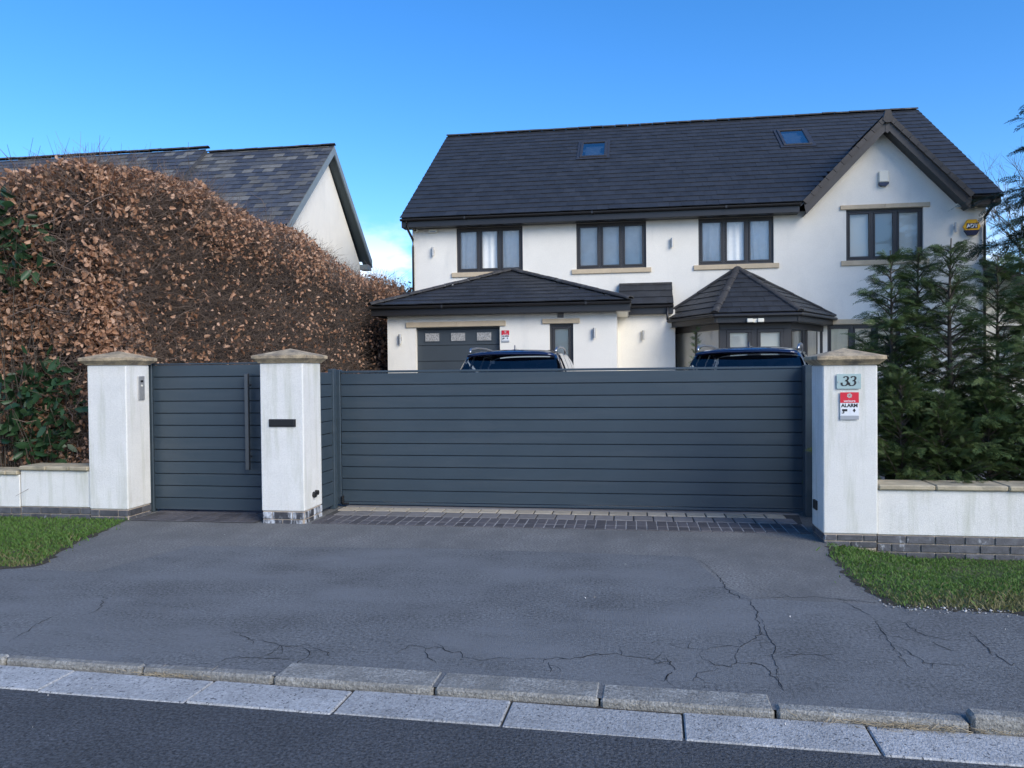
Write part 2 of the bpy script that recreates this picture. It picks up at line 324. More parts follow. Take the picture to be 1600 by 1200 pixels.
# --- kerb stones and channel slabs, each a piece of its own
def piece_row(parent, name, m, xs, c0, c1s, z0, ztops, ch, seed):
    r = random.Random(seed); ang = math.atan(KS)
    for (xa, xb), zt, c1 in zip(zip(xs[:-1], xs[1:]), ztops, c1s if isinstance(c1s, list) else [c1s] * 99):
        L = (xb - xa) / math.cos(ang) - .010; W = c1 - c0
        mb = MB(); mb.cbox(-L / 2, L / 2, -W / 2, W / 2, z0, zt, ch)
        xm = (xa + xb) / 2
        mb.build(name, m, parent, loc=(xm, kl(xm, (c0 + c1) / 2) + r.gauss(0, .004), 0), rot=(r.gauss(0, .006), r.gauss(0, .004), ang + r.gauss(0, .003)))
kerb = structure(thing('kerb', None, None)); chan = structure(thing('channel', None, None))
kx = [onZ(x, y).x for x, y in ((18, 1025), (237, 1035), (456, 1033), (697, 1045), (940, 1063), (1208, 1100), (1505, 1120))]
kx = [kx[0] - .83 * i for i in range(9, 0, -1)] + kx + [kx[-1] + .83 * i for i in range(1, 10)]
zt = [.010] * 9 + [.008, .005, .006, .006, .006, .012] + [.045] * 9
piece_row(kerb, 'kerb_stone', 'kerb_concrete', kx, 3.845, [3.912] * 10 + [3.925, 4.07, 4.06, 4.045, 3.935] + [3.935] * 10, -.12, zt, .014, 5)
sx = [onZ(x, y, -.04).x for x, y in ((98, 1062), (321, 1078), (540, 1095), (793, 1113), (1068, 1139), (1365, 1160))]
sx = [sx[0] - .82 * i for i in range(9, 0, -1)] + sx + [sx[-1] + .82 * i for i in range(1, 10)]
piece_row(chan, 'channel_slab', 'channel_concrete', sx, 3.545, 3.825, -.15, [-.026 + random.gauss(0, .002) for _ in range(len(sx) - 1)], .006, 6)
# moss-dark filling along the back of the kerb
# --- paving strip in front of the gate
strip = structure(thing('paving_strip', None, None))
sheet('joint_bed', [(-3.50, 8.465), (1.78, 8.465), (1.85, 9.0), (-3.50, 9.0)], .004, 'joint_sand', strip); sheet('joint_bed', [(-3.47, 8.005), (1.76, 8.005), (1.78, 8.465), (-3.47, 8.465)], .006, 'joint_pale', strip)
def pavers(x0, x1, y0, y1, w, name, m, gap, z, parent, off=0):
    mb = MB(); mb.cbox(-w / 2 + gap / 2, w / 2 - gap / 2, -(y1 - y0) / 2 + gap / 2, (y1 - y0) / 2 - gap / 2, -.03, z, .004); me = mb.mesh(name, m)
    x = x0 + off
    while x + w <= x1 + .01:
        link(name, me, parent, (x + w / 2, (y0 + y1) / 2, random.gauss(0, .001)), (random.gauss(0, .004), random.gauss(0, .004), random.gauss(0, .006))); x += w
pavers(-3.48, 1.84, 8.76, 8.97, .215, 'cream_sett', 'sett_cream', .016, .014, strip)
pavers(-3.48, 1.82, 8.47, 8.75, .215, 'grey_sett', 'sett_grey', .016, .012, strip, .06)
pavers(-3.48, 1.76, 8.19, 8.46, .107, 'brick', 'brick_dark', .010, .010, strip)
pavers(-3.53, 1.76, 8.0, 8.18, .107, 'brick', 'brick_dark', .010, .010, strip, .05)
strip2 = structure(thing('gate_threshold', None, None))
sheet('joint_bed', [(-5.62, 7.95), (-4.10, 7.95), (-4.10, 8.7), (-5.62, 8.7)], .004, 'joint_sand', strip2)
for i in range(3): pavers(-5.62, -4.1, 7.97 + .235 * i, 8.20 + .235 * i, .107, 'brick', 'brick_dark', .009, .010, strip2, .05 * (i % 2))
mb = MB(); mb.cbox(-3.46, 1.86, 8.99, 9.2, -.05, .016, .006); structure(mb.build('gate_track', 'sett_grey'))

# --- verges: turf sheet and grass blades
def vz(X, Y): return .006 - .125 * np.clip((X - 1.75) / .8, 0, 1) * np.clip((Y - 5.75) / 1.2, 0, 1)
def verge(name, poly, res=.12):
    import bmesh
    bm = bmesh.new(); f = bm.faces.new([bm.verts.new((p[0], p[1], 0)) for p in poly])
    for ax in (0, 1):
        lo = min(p[ax] for p in poly); hi = max(p[ax] for p in poly); k = lo + res
        while k < hi:
            no = [0, 0, 0]; no[ax] = 1; co = [0, 0, 0]; co[ax] = k; bmesh.ops.bisect_plane(bm, geom=bm.verts[:] + bm.edges[:] + bm.faces[:], plane_co=co, plane_no=no); k += res
    for v in bm.verts: v.co.z = float(vz(v.co.x, v.co.y))
    me = bpy.data.meshes.new(name); bm.to_mesh(me); bm.free(); me.materials.append(MATS['turf']); return link(name, me)
def grass(name, poly, n, seed, label):
    P = np.array(poly); lo = P.min(0); hi = P.max(0); r = np.random.default_rng(seed)
    q = r.random((n * 3, 2)) * (hi - lo) + lo; ins = np.zeros(len(q), bool); j = len(P) - 1
    for i in range(len(P)):
        c = ((P[i, 1] > q[:, 1]) != (P[j, 1] > q[:, 1])) & (q[:, 0] < (P[j, 0] - P[i, 0]) * (q[:, 1] - P[i, 1]) / (P[j, 1] - P[i, 1] + 1e-9) + P[i, 0]); ins ^= c; j = i
    q = q[ins][:n]; q = q + r.normal(size=q.shape) * .018 + (r.random(len(q)) < .12)[:, None] * r.normal(size=q.shape) * .07; m = len(q); base = np.c_[q, vz(q[:, 0], q[:, 1])]
    nn = snoise(base, 2.2, seed); h = (.010 + .022 * r.random(m)) * (1 + .55 * nn); a = r.random(m) * 6.28; w = .0035 + .003 * r.random(m)
    t = np.c_[np.cos(a), np.sin(a), np.zeros(m)]; b = r.random(m) * 6.28; lean = np.c_[np.cos(b), np.sin(b), np.zeros(m)] * (h * (.3 + .9 * r.random(m)))[:, None]
    V = np.stack([base - t * w[:, None], base + t * w[:, None], base + lean * .5 + t * w[:, None] * .6 + np.c_[np.zeros((m, 2)), h * .7], base + lean + np.c_[np.zeros((m, 2)), h]], 1)
    F = np.arange(m * 4).reshape(m, 4); dry = (nn + r.normal(size=m) * .6 + 1.3 * (6.25 - q[:, 1])) > .75
    root = thing(name, label, 'grass'); root['kind'] = 'stuff'
    for nm, sel, mm in (('grass_blades', ~dry, 'grass_blade'), ('dry_grass_blades', dry, 'grass_dry')):
        k = sel.sum(); o = link(nm, np_mesh(nm, V[sel], np.arange(k * 4).reshape(k, 4), mm), root); o['kind'] = 'stuff'
    return root
vr = [(1.80, 5.64), (1.74, 6.0), (1.70, 6.3), (1.74, 6.7), (1.72, 7.05), (1.80, 7.4), (1.82, 7.6), (7, 7.6), (7, 5.45), (2.6, 5.57)]
vl = [(-5.66, 7.93), (-5.55, 7.5), (-5.46, 6.95), (-5.28, 6.4), (-5.12, 6.0), (-5.3, 5.87), (-5.8, 5.84), (-9.5, 5.85), (-9.5, 7.95), (-5.6, 7.95)]
def soil_edge(name, poly, seed):
    r_ = random.Random(seed); P = [Vector((*p, 0)) for p in poly]; c = sum(P, Vector()) / len(P); out = []; inn = []
    for a, b in zip(P, P[1:] + P[:1]):
        n = max(1, int((b - a).length / .05))
        for i in range(n):
            p = a.lerp(b, i / n); d = (b - a).normalized(); nrm = Vector((d.y, -d.x, 0)); nrm = nrm if nrm.dot(p - c) > 0 else -nrm
            out.append(p + nrm * (.012 + .06 * r_.random() ** 2)); inn.append(p - nrm * .03)
    mb = MB(); n = len(out)
    for a, b, c_, d_ in zip(out, out[1:], inn, inn[1:]):
        if max(a.y, b.y) < 7.5: mb.add([(a.x, a.y, .003), (b.x, b.y, .003), (d_.x, d_.y, .009), (c_.x, c_.y, .009)], [(0, 1, 2, 3)])
    return structure(mb.build(name, 'soil'))
soil_edge('verge_soil_right', vr, 1); soil_edge('verge_soil_left', vl, 2)
structure(verge('verge_turf_right', vr)); structure(verge('verge_turf_left', vl))
grass('verge_grass', vr, 34000, 21, 'short green grass verge below the low wall right of the driveway')
grass('verge_grass', vl, 30000, 22, 'short green grass verge left of the pedestrian gate')

# ================================================================ BOUNDARY WALLS, PILLARS
def brick_course(parent, p0, p1, z, thick, m, h=.075, L=.25, off=0., proud=.012):
    # a course of bricks from p0 to p1 (plan points) on the face whose outward normal is to the right of p0->p1
    p0 = Vector((*p0, 0)); p1 = Vector((*p1, 0)); d = (p1 - p0); T = d.length; d.normalize(); rz = math.atan2(d.y, d.x); s = -off
    while s < T - .02:
        a = max(0, s); b = min(T, s + L - .011)
        if b - a > .03:
            mb = MB(); mb.cbox(0, b - a, -proud, thick, 0, h - .011, .004); q = p0 + d * a
            mb.build('brick', m, parent, loc=(q.x, q.y, z), rot=(0, 0, rz + random.gauss(0, .002)))
        s += L
def pillar(name, label, X0, X1, Y0, Y1, zplinth, ztop, bm, group=None):
    t = thing(name, label, 'gate pillar', ((X0 + X1) / 2, (Y0 + Y1) / 2, 0)); cx, cy = t.location.x, t.location.y
    mb = MB(); w = (X1 - X0) / 2; d = (Y1 - Y0) / 2; n = 10
    mb.cbox(-w, w, -d, d, zplinth, ztop, .010); mb.build('rendered_shaft', 'pillar_render', t)
    mb = MB(); mb.box(-w + .012, w - .012, -d + .012, d - .012, -.10, zplinth - .002); mb.build('mortar_bed', 'mortar', t)
    nc = max(1, round((zplinth + .04) / .078)); h = (zplinth + .035) / nc
    for c in range(nc):
        z = -.035 + c * h
        brick_course(t, (-w + .012, -d + .012), (w - .012, -d + .012), z, .05, bm, h, .235, .12 * (c % 2))
        brick_course(t, (w - .012, -d + .03), (w - .012, d), z, .05, bm, h, .235, .12 * ((c + 1) % 2)); brick_course(t, (-w + .012, d), (-w + .012, -d + .03), z, .05, bm, h, .235, .12 * (c % 2))
    # moulded cap: stepped edge and low pyramid
    prof = [(.012, 0), (.022, .014), (.030, .020), (.060, .046), (.064, .050), (.064, .078), (.058, .084)]
    V = []; F = []
    for e, z in prof: V += [(-w - e, -d - e, ztop + .002 + z), (w + e, -d - e, ztop + .002 + z), (w + e, d + e, ztop + .002 + z), (-w - e, d + e, ztop + .002 + z)]
    k = len(prof)
    for i in range(k - 1): F += [(4 * i + j, 4 * i + (j + 1) % 4, 4 * i + 4 + (j + 1) % 4, 4 * i + 4 + j) for j in range(4)]
    V.append((0, 0, ztop + .165)); F += [(4 * k - 4 + j, 4 * k - 4 + (j + 1) % 4, 4 * k) for j in range(4)] + [(3, 2, 1, 0)]
    mb = MB(); mb.add(V, F); mb.build('stone_cap', 'cap_stone', t)
    return t
pl = pillar('gate_pillar', 'white rendered pillar with stone cap and steel intercom, left of the pedestrian gate', -6.135, -5.65, 7.97, 8.40, .12, 1.765, 'plinth_brick', 'gate pillars')
pm = pillar('gate_pillar', 'white rendered pillar with black letter slot between the two gates', -4.035, -3.535, 7.97, 8.46, .135, 1.765, 'plinth_brick_limed', 'gate pillars')
pr = pillar('gate_pillar', 'white rendered pillar carrying the number 33 plaque, right of the sliding gate', 1.785, 2.27, 7.60, 8.05, .09, 1.675, 'plinth_brick', 'gate pillars')
def part_at(mb, name, m, parent, **k):
    o = mb.build(name, m, parent, **k); o.location = Vector(o.location) - Vector(parent.location); return o
mb = MB(); mb.cbox(-3.93, -3.62, 7.955, 7.99, 1.065, 1.15, .004); part_at(mb, 'letter_slot', 'black_plastic', pm)
mb = MB(); mb.cbox(-3.915, -3.635, 7.948, 7.956, 1.082, 1.142, .003); part_at(mb, 'letter_flap', 'black_plastic', pm)
mb = MB(); mb.tube([(-3.54, 8.21, .285), (-3.505, 8.21, .285)], .034, 12); mb.tube([(-3.54, 8.27, .30), (-3.50, 8.27, .30)], .028, 12); part_at(mb, 'photocell', 'black_plastic', pm)
mb = MB(); mb.cbox(1.765, 1.79, 7.82, 7.94, .27, .36, .004); part_at(mb, 'photocell', 'black_plastic', pr)
def low_wall(name, label, X0, X1, Y0, Y1, zp, zt, bm, split):
    t = thing(name, label, 'garden wall', ((X0 + X1) / 2, Y0, 0)); ox, oy = t.location.x, Y0
    mb = MB(); mb.cbox(X0 - ox, X1 - ox, 0, Y1 - Y0, zp, zt, .006); mb.build('rendered_face', 'pillar_render', t)
    mb = MB(); mb.box(X0 - ox, X1 - ox, .015, Y1 - Y0 - .01, -.25, zp - .002); mb.build('mortar_bed', 'mortar', t)
    for c in range(4):
        brick_course(t, (X0 - ox, .012), (X1 - ox, .012), zp - .078 * (c + 1), .05, bm, .078, .255, .127 * (c % 2))
    x = X0
    for L in split:
        if x >= X1: break
        e = min(X1, x + L); mb = MB(); mb.cbox(x - ox + .003, e - ox - .003, -.035, Y1 - Y0 + .03, zt + .002, zt + .052, .012); mb.build('coping_stone', 'coping', t, rot=(random.gauss(0, .004), 0, 0)); x = e
    return t
low_wall('boundary_wall', 'low white rendered wall with tan coping in front of the conifers', 2.275, 8.0, 7.63, 7.93, .085, .505, 'plinth_brick', [.50, .62, .6, .6, .6, .6, .6, .6, .6, .6, .6, .6])
low_wall('boundary_wall', 'low white rendered wall joining the intercom pillar, under the beech hedge', -7.03, -6.14, 7.99, 8.27, .135, .555, 'plinth_brick', [.35, .3, .3])
low_wall('boundary_wall', 'lower white wall at the left edge, ending at the crack', -12., -7.045, 7.99, 8.27, .125, .50, 'plinth_brick', [.6] * 8 + [2.])

# ================================================================ GATES
def boards(parent, x0, x1, z0, z1, n, yf, m='gate_metal', first=None):
    h = (z1 - z0) / n; mb = MB(); mb.cbox(x0, x1, 0, .028, .004, h - .004, .004); me = mb.mesh('board', m)
    for i in range(n): link('board', me, parent, (0, yf, z0 + h * i))
    mb = MB(); mb.box(x0 + .005, x1 - .005, yf + .026, yf + .034, z0 + .01, z1 - .01); mb.build('backing_sheet', 'gate_dark', parent)
gs = thing('sliding_gate', 'wide slate-blue metal driveway gate of horizontal boards between two white pillars', 'gate', (-.75, 9.1, 0))
ox = -.75
boards(gs, -3.53 - ox, 2.20 - ox, .06, 1.645, 11, -.03)
mb = MB(); mb.cbox(-3.53 - ox, 2.20 - ox, -.034, .03, .03, .058, .004); mb.build('bottom_rail', 'gate_metal', gs)
mb = MB(); mb.cbox(-3.53 - ox, 2.20 - ox, -.036, .035, 1.647, 1.675, .005); mb.build('top_rail', 'gate_metal', gs)
mb = MB(); mb.cbox(-3.61 - ox, -3.534 - ox, -.045, .045, .03, 1.69, .006); mb.build('gate_stile', 'gate_metal', gs)
mb = MB(); mb.cbox(1.905 - ox, 2.06 - ox, -.20, -.05, .0, 1.685, .006); mb.build('gate_post', 'gate_metal', gs)
mb = MB(); mb.cbox(-3.52 - ox, -3.50 - ox, -.08, -.036, .03, .14, .004); mb.cbox(-3.52 - ox, -3.44 - ox, -.08, -.036, .03, .05, .004); mb.build('end_stop', 'black_plastic', gs)
fp = thing('fixed_panel', 'narrow slate-blue slatted return panel behind the letter-slot pillar', 'panel', (-3.615, 8.72, 0))
n = 11; h = (1.66 - .05) / n; mb = MB(); mb.cbox(0, .028, -.24, .135, .004, h - .004, .004); me = mb.mesh('board', 'gate_metal')
for i in range(n): link('board', me, fp, (.03, 0, .05 + h * i))
mb = MB(); mb.box(.022, .032, -.235, .13, .06, 1.65); mb.build('backing_sheet', 'gate_dark', fp)
mb = MB(); mb.cbox(.005, .075, .14, .235, 0, 1.70, .006); mb.build('post', 'gate_metal', fp)
pg = thing('pedestrian_gate', 'slate-blue boarded pedestrian gate with long vertical bar handle', 'gate', (-4.85, 8.52, 0)); ox = -4.85
boards(pg, -5.67 - ox, -4.06 - ox, .03, 1.765, 12, -.02)
mb = MB(); mb.cbox(-5.745 - ox, -5.673 - ox, -.04, .04, 0, 1.785, .006); mb.build('gate_stile', 'gate_metal', pg)
mb = MB(); mb.cbox(-5.67 - ox, -4.06 - ox, -.024, .03, 1.767, 1.785, .004); mb.build('top_rail', 'gate_metal', pg)
mb = MB(); mb.cbox(-4.445 - ox, -4.400 - ox, -.125, -.08, .53, 1.655, .004); hd = mb.build('bar_handle', 'handle_steel', pg)
for z in (.68, 1.52):
    mb = MB(); mb.tube([(-4.422 - ox, -.082, z), (-4.422 - ox, -.018, z)], .012, 10); mb.build('handle_standoff', 'handle_steel', hd)

# ---- small fittings on the pillars
ic = thing('intercom', 'brushed steel intercom panel on the side of the left pillar', 'intercom', (-5.648, 8.235, 1.36))
mb = MB(); mb.cbox(0, .014, -.055, .055, 0, .275, .003); mb.build('panel', 'steel', ic)
mb = MB(); mb.box(.0145, .017, -.022, .024, .205, .228); mb.build('camera_window', 'black_plastic', ic)
mb = MB(); mb.tube([(.013, 0, .165), (.020, 0, .165)], .012, 12); mb.build('call_button', 'white_plastic', ic)
# number plaque
np_ = thing('number_plaque', 'pale glass house number plaque reading 33 on the right pillar', 'number plaque', (2.012, 7.588, 1.452))
mb = MB(); mb.cbox(-.108, .108, -.006, .000, 0, .140, .002); mb.build('glass_plate', 'plaque', np_)
def stroke3(mb, cx, cz, s, y):
    P = []
    for i in range(13):
        a = R(155 - 20.5 * i); P.append((.25 * math.cos(a), .745 + .235 * math.sin(a)))
    for i in range(17):
        a = R(88 - 17.5 * i); P.append((.02 + .31 * math.cos(a), .275 + .275 * math.sin(a)))
    n = len(P); V = []; F = []
    for i, (x, z) in enumerate(P):
        tx = P[min(i + 1, n - 1)][0] - P[max(i - 1, 0)][0]; tz = P[min(i + 1, n - 1)][1] - P[max(i - 1, 0)][1]; l = math.hypot(tx, tz); tx /= l; tz /= l
        w = .036 + .075 * abs(tz) ** 1.2; w = max(w, .10 if i in (0, n - 1) else 0)
        for sgn in (1, -1):
            xx = x - tz * w * sgn; zz = z + tx * w * sgn; V.append((cx + (xx + .22 * zz) * s, y, cz + zz * s))
    F = [(2 * i, 2 * i + 1, 2 * i + 3, 2 * i + 2) for i in range(n - 1)]; mb.add(V, F)
mb = MB(); stroke3(mb, -.044, .030, .088, -.0075); stroke3(mb, .022, .030, .088, -.0075); mb.build('numerals', 'ink', np_)
for s in (-1, 1):
    mb = MB(); mb.tube([(s * .094, -.004, .066), (s * .094, -.011, .066)], .0065, 10); mb.build('fixing_screw', 'steel', np_)
DG = bpy.context.evaluated_depsgraph_get
def text(body, size, loc, rot, m, parent, bold=0., shear=0., align='CENTER', ext=.0006):
    cu = bpy.data.curves.new('lettering', 'FONT'); cu.body = body; cu.size = size; cu.align_x = align; cu.offset = bold; cu.shear = shear; cu.extrude = ext
    o = bpy.data.objects.new('lettering_curve', cu); COL.objects.link(o); bpy.context.view_layer.update()
    me = bpy.data.meshes.new_from_object(o.evaluated_get(DG())); bpy.data.objects.remove(o); me.materials.clear(); me.materials.append(MATS[m])
    return link('lettering', me, parent, loc, rot)
def alarm_sign(label, loc, s):
    t = thing('alarm_sign', label, 'sign', loc)
    def rect(x0, x1, z0, z1, y, m, nm): mb = MB(); mb.box(x0 * s, x1 * s, y * s, 0 if y > -.02 else (y + .012) * s, z0 * s, z1 * s); return mb.build(nm, m, t)
    rect(-.5, .5, 0, 1.55, -.012, 'sign_white', 'plate'); rect(-.5, .5, .95, 1.55, -.026, 'sign_red', 'red_panel'); rect(-.5, .5, 0, .22, -.026, 'sign_grey', 'grey_band')
    rect(-.46, -.03, .25, .65, -.026, 'sign_white', 'pictogram_tile'); rect(.03, .46, .25, .65, -.026, 'sign_white', 'pictogram_tile')
    X = (pi / 2, 0, 0)
    text('verisure', .19 * s, (0, -.028 * s, 1.00 * s), X, 'sign_white', t, .002 * s); text('ALARM', .275 * s, (0, -.016 * s, .71 * s), X, 'ink', t, .012 * s)
    mb = MB()
    for k in range(6):
        a = k * pi / 3 + .3; mb.prism([(.085 * s * math.cos(a) + .06 * s * math.cos(b), -.032 * s, 1.36 * s + .085 * s * math.sin(a) + .06 * s * math.sin(b)) for b in [q * pi / 3 for q in range(6)]], (0, .004 * s, 0))
    mb.build('flower_logo', 'logo_grey', t)
    mb = MB(); mb.box(-.40 * s, -.12 * s, -.034 * s, -.027 * s, .47 * s, .60 * s); mb.box(-.34 * s, -.28 * s, -.033 * s, -.027 * s, .38 * s, .47 * s); mb.box(-.42 * s, -.30 * s, -.032 * s, -.027 * s, .35 * s, .40 * s); mb.build('camera_pictogram', 'ink', t)
    mb = MB(); mb.prism([(.16 * s, -.027 * s, .54 * s), (.34 * s, -.027 * s, .54 * s), (.25 * s, -.027 * s, .40 * s)], (0, -.006 * s, 0)); mb.tube([(.25 * s, -.027 * s, .57 * s), (.25 * s, -.036 * s, .57 * s)], .05 * s, 10); mb.build('guard_pictogram', 'ink', t)
    return t
alarm_sign('red and white alarm sign below the number plaque on the right pillar', (2.018, 7.588, 1.165), .165)
alarm_sign('small red and grey alarm sign beside the garage door', (-3.20, 19.788, 2.40), .20)

# ================================================================ MAIN HOUSE
YF = 22.55; HX0, HX1 = -6.45, 9.50; ZE = 5.93
EY, EZ, RY, RZ_ = 22.10, 6.20, 28.25, 10.42          # eave edge and ridge of the main roof
SL = (RZ_ - EZ) / (RY - EY)
house = thing('detached_house', 'large white rendered house with dark tiled roof behind the gates', 'house', (0, 25, 0))
HO = Vector(house.location)
def hp(mb, name, m, parent=None, smooth=False, **k):
    o = mb.build(name, m, parent or house, smooth, **k)
    if parent is None: o.location = Vector(o.location) - HO
    return o
def wall(mb, x0, x1, z0, z1, y, holes, depth=.3):
    xs = sorted({x0, x1, *[h[0] for h in holes], *[h[1] for h in holes]}); zs = sorted({z0, z1, *[h[2] for h in holes], *[h[3] for h in holes]})
    for xa, xb in zip(xs[:-1], xs[1:]):
        for za, zb in zip(zs[:-1], zs[1:]):
            if any(h[0] <= xa and xb <= h[1] and h[2] <= za and zb <= h[3] for h in holes): continue
            mb.add([(xa, y, za), (xb, y, za), (xb, y, zb), (xa, y, zb)], [(0, 1, 2, 3)])
    for a, b, c, d in holes:
        mb.add([(a, y, c), (b, y, c), (b, y, d), (a, y, d), (a, y + depth, c), (b, y + depth, c), (b, y + depth, d), (a, y + depth, d)], [(0, 4, 5, 1), (1, 5, 6, 2), (2, 6, 7, 3), (3, 7, 4, 0)])
W = [(-5.10, -3.106, 4.60, ZE), (-1.53, .477, 4.59, ZE), (1.94, 4.0, 4.605, ZE), (5.925, 7.924, 4.605, 6.01)]
GW = (5.42, 7.35, 1.55, 2.85)
mb = MB(); GA = onY(1387, 180, EY)       # gable apex
wall(mb, HX0, HX1, .3, 6.02, YF, W + [GW])
mb.add([(4.86, YF, 6.02), (8.9, YF, 6.02), (GA.x, YF, 8.10)], [(0, 1, 2)])
mb.box(HX0, HX1, 34.0, 34.3, .3, 6.1)
mb.add([(HX0, YF, .3), (HX0, 34, .3), (HX0, 34, 6.1), (HX0, RY, RZ_ - .25), (HX0, YF, 6.1)], [(0, 1, 2, 3, 4)]); mb.add([(HX1, YF, .3), (HX1, 34, .3), (HX1, 34, 6.1), (HX1, RY, RZ_ - .25), (HX1, YF, 6.1)], [(0, 1, 2, 3, 4)])
hp(mb, 'wall', 'render_wall')
def window(x0, x1, z0, z1, y, lights, behind, set_back=.07, fr=.065, sf=.05, parent=None):
    # frame, casements with panes, and what hangs behind the glass
    cx, cz = (x0 + x1) / 2, z0; wdt = x1 - x0; h = z1 - z0
    f = MB(); yo = set_back
    f.box(-wdt / 2, wdt / 2, 0, .07, 0, fr); f.box(-wdt / 2, wdt / 2, 0, .07, h - fr, h); f.box(-wdt / 2, -wdt / 2 + fr, .001, .069, fr, h - fr); f.box(wdt / 2 - fr, wdt / 2, .001, .069, fr, h - fr)
    iw = (wdt - 2 * fr) / lights
    for k in range(1, lights): f.box(-wdt / 2 + fr + iw * k - fr / 2, -wdt / 2 + fr + iw * k + fr / 2, .001, .069, fr, h - fr)
    fo = hp(f, 'window', 'frame_upvc', loc=(cx, y + yo, z0))
    for k in range(lights):
        a = -wdt / 2 + fr + iw * k + (fr / 2 if k else 0); b = -wdt / 2 + fr + iw * (k + 1) - (fr / 2 if k < lights - 1 else 0); c, d = fr, h - fr
        m = MB(); e = .004
        m.cbox(a + e, b - e, -.018, .04, c + e, c + e + sf, .008); m.cbox(a + e, b - e, -.018, .04, d - e - sf, d - e, .008); m.cbox(a + e, a + e + sf, -.0175, .039, c + e + sf, d - e - sf, .008); m.cbox(b - e - sf, b - e, -.0175, .039, c + e + sf, d - e - sf, .008)
        m.build('casement', 'frame_upvc', fo)
        m = MB(); m.add([(a + sf, .012, c + sf), (b - sf, .012, c + sf), (b - sf, .012, d - sf), (a + sf, .012, d - sf)], [(0, 1, 2, 3)]); m.build('pane', 'pane_glass', fo)
    if behind[0] == 'curtain':
        n = 160; V = []; F = []
        for i in range(n + 1):
            u = i / n; xx = -wdt / 2 + .02 + u * (wdt - .04); g = math.sin(u * 62 + 2.5 * math.sin(u * 9)) * .022 + math.sin(u * 23) * .015
            V += [(xx, .085 + g * .7, .02), (xx + .05 * math.sin(u * 7), .085 + g * .5, h - .02)]
        F = [(2 * i, 2 * i + 2, 2 * i + 3, 2 * i + 1) for i in range(n)]; m = MB(); m.add(V, F); m.build('curtain', behind[1], fo, True)
    elif behind[0] == 'blind':
        m = MB(); zz = .03
        while zz < h - .03: m.add([(-wdt / 2 + .03, .07, zz), (wdt / 2 - .03, .07, zz), (wdt / 2 - .03, .084, zz + .036), (-wdt / 2 + .03, .084, zz + .036)], [(0, 1, 2, 3)]); zz += .036
        m.build('blind', behind[1], fo)
    m = MB(); m.add([(-wdt / 2, .125, 0), (wdt / 2, .125, 0), (wdt / 2, .125, h), (-wdt / 2, .125, h)], [(0, 1, 2, 3)]); m.build('room_backing', behind[-1], fo)
    return fo
window(*W[0], YF, 3, ('curtain', 'curtain', 'grey_room')); window(*W[1], YF, 3, ('none', 'grey_room')); window(*W[2], YF, 3, ('curtain', 'curtain', 'grey_room')); window(*W[3], YF, 3, ('blind', 'blind', 'grey_room'))
window(*GW, YF, 3, ('curtain', 'cream_curtain', 'dark_room'))
def stone(x0, x1, z0, z1, y, name, joints=(), proud=.05):
    xs = [x0, *joints, x1]
    for a, b in zip(xs[:-1], xs[1:]): m = MB(); m.cbox(a + .002, b - .002, y - proud, y + .02, z0, z1, .006); hp(m, name, 'sandstone')
for (a, b, c, d), e in zip(W, (.15, .14, .14, .14)): stone(a - e, b + e, c - .135, c - .002, YF, 'sill_stone', ((a + b) / 2,))
stone(W[3][0] - .16, W[3][1] + .16, 6.012, 6.13, YF, 'lintel_stone', ((W[3][0] + W[3][1]) / 2,)); stone(5.40, 7.5, 2.855, 2.99, YF, 'lintel_stone', (6.4,))

# ---- roof tiles
NT = {}
def tile_slope(parent, O, U, Vv, length, gauge, tw, lim, m, keep, name='tile', thick=.018, skip=None, jit=.0025, off0=0.):
    # O eave origin, U along the eave, Vv up the slope; lim(v)->(u0,u1); 'keep' nearest tiles are single objects, the rest one mesh
    O = Vector(O); U = Vector(U).normalized(); Vv = Vector(Vv).normalized(); Nn = U.cross(Vv).normalized()
    if Nn.z < 0: Nn = -Nn
    T = []; rows = int(math.ceil(length / gauge - .02))
    for r in range(rows):
        v0 = r * gauge; v1 = min(length, v0 + gauge + .06); l0, r0 = lim(v0); l1, r1 = lim(min(v1, length)); u = math.floor(min(l0, l1) / tw) * tw - tw + (tw / 2 if r % 2 else 0) + off0
        while u < max(r0, r1):
            a0, b0 = max(u + .0025, l0), min(u + tw - .0025, r0); a1, b1 = max(u + .0025, l1), min(u + tw - .0025, r1)
            if a1 > b1: a1 = b1 = min(max((a1 + b1) / 2, a0), max(b0, a0))
            if a0 > b0: a0 = b0 = min(max((a0 + b0) / 2, a1), max(b1, a1))
            if (b0 - a0) + (b1 - a1) > .04 and not (skip and skip((a0 + b0) / 2, v0 + gauge / 2)):
                j = random.gauss(0, jit); lift0 = .028 + j; lift1 = .006 + j * .3
                P = [(a0, v0, lift0), (b0, v0, lift0), (b1, v1, lift1), (a1, v1, lift1)]
                T.append([O + U * x + Vv * y + Nn * (z + 0) for x, y, z in P] + [O + U * x + Vv * y + Nn * (z - thick) for x, y, z in P])
            u += tw
    T.sort(key=lambda q: sum((p - Vector((0, 0, EYE))).length for p in q[:4]))
    FF = [(0, 1, 2, 3), (7, 6, 5, 4), (0, 4, 5, 1), (1, 5, 6, 2), (2, 6, 7, 3), (3, 7, 4, 0)]
    pw = parent.location + (parent.parent.location if parent.parent else Vector()); 
    for q in T[:keep]:
        c = sum(q, Vector()) / 8; mb = MB(); mb.add([p - c for p in q], FF); o = mb.build(name, m, parent); o.location = c - pw
    if len(T) > keep:
        mb = MB()
        for q in T[keep:]: mb.add([p - pw for p in q], FF)
        o = mb.build(name + '_field', m, parent); o['kind'] = 'stuff'
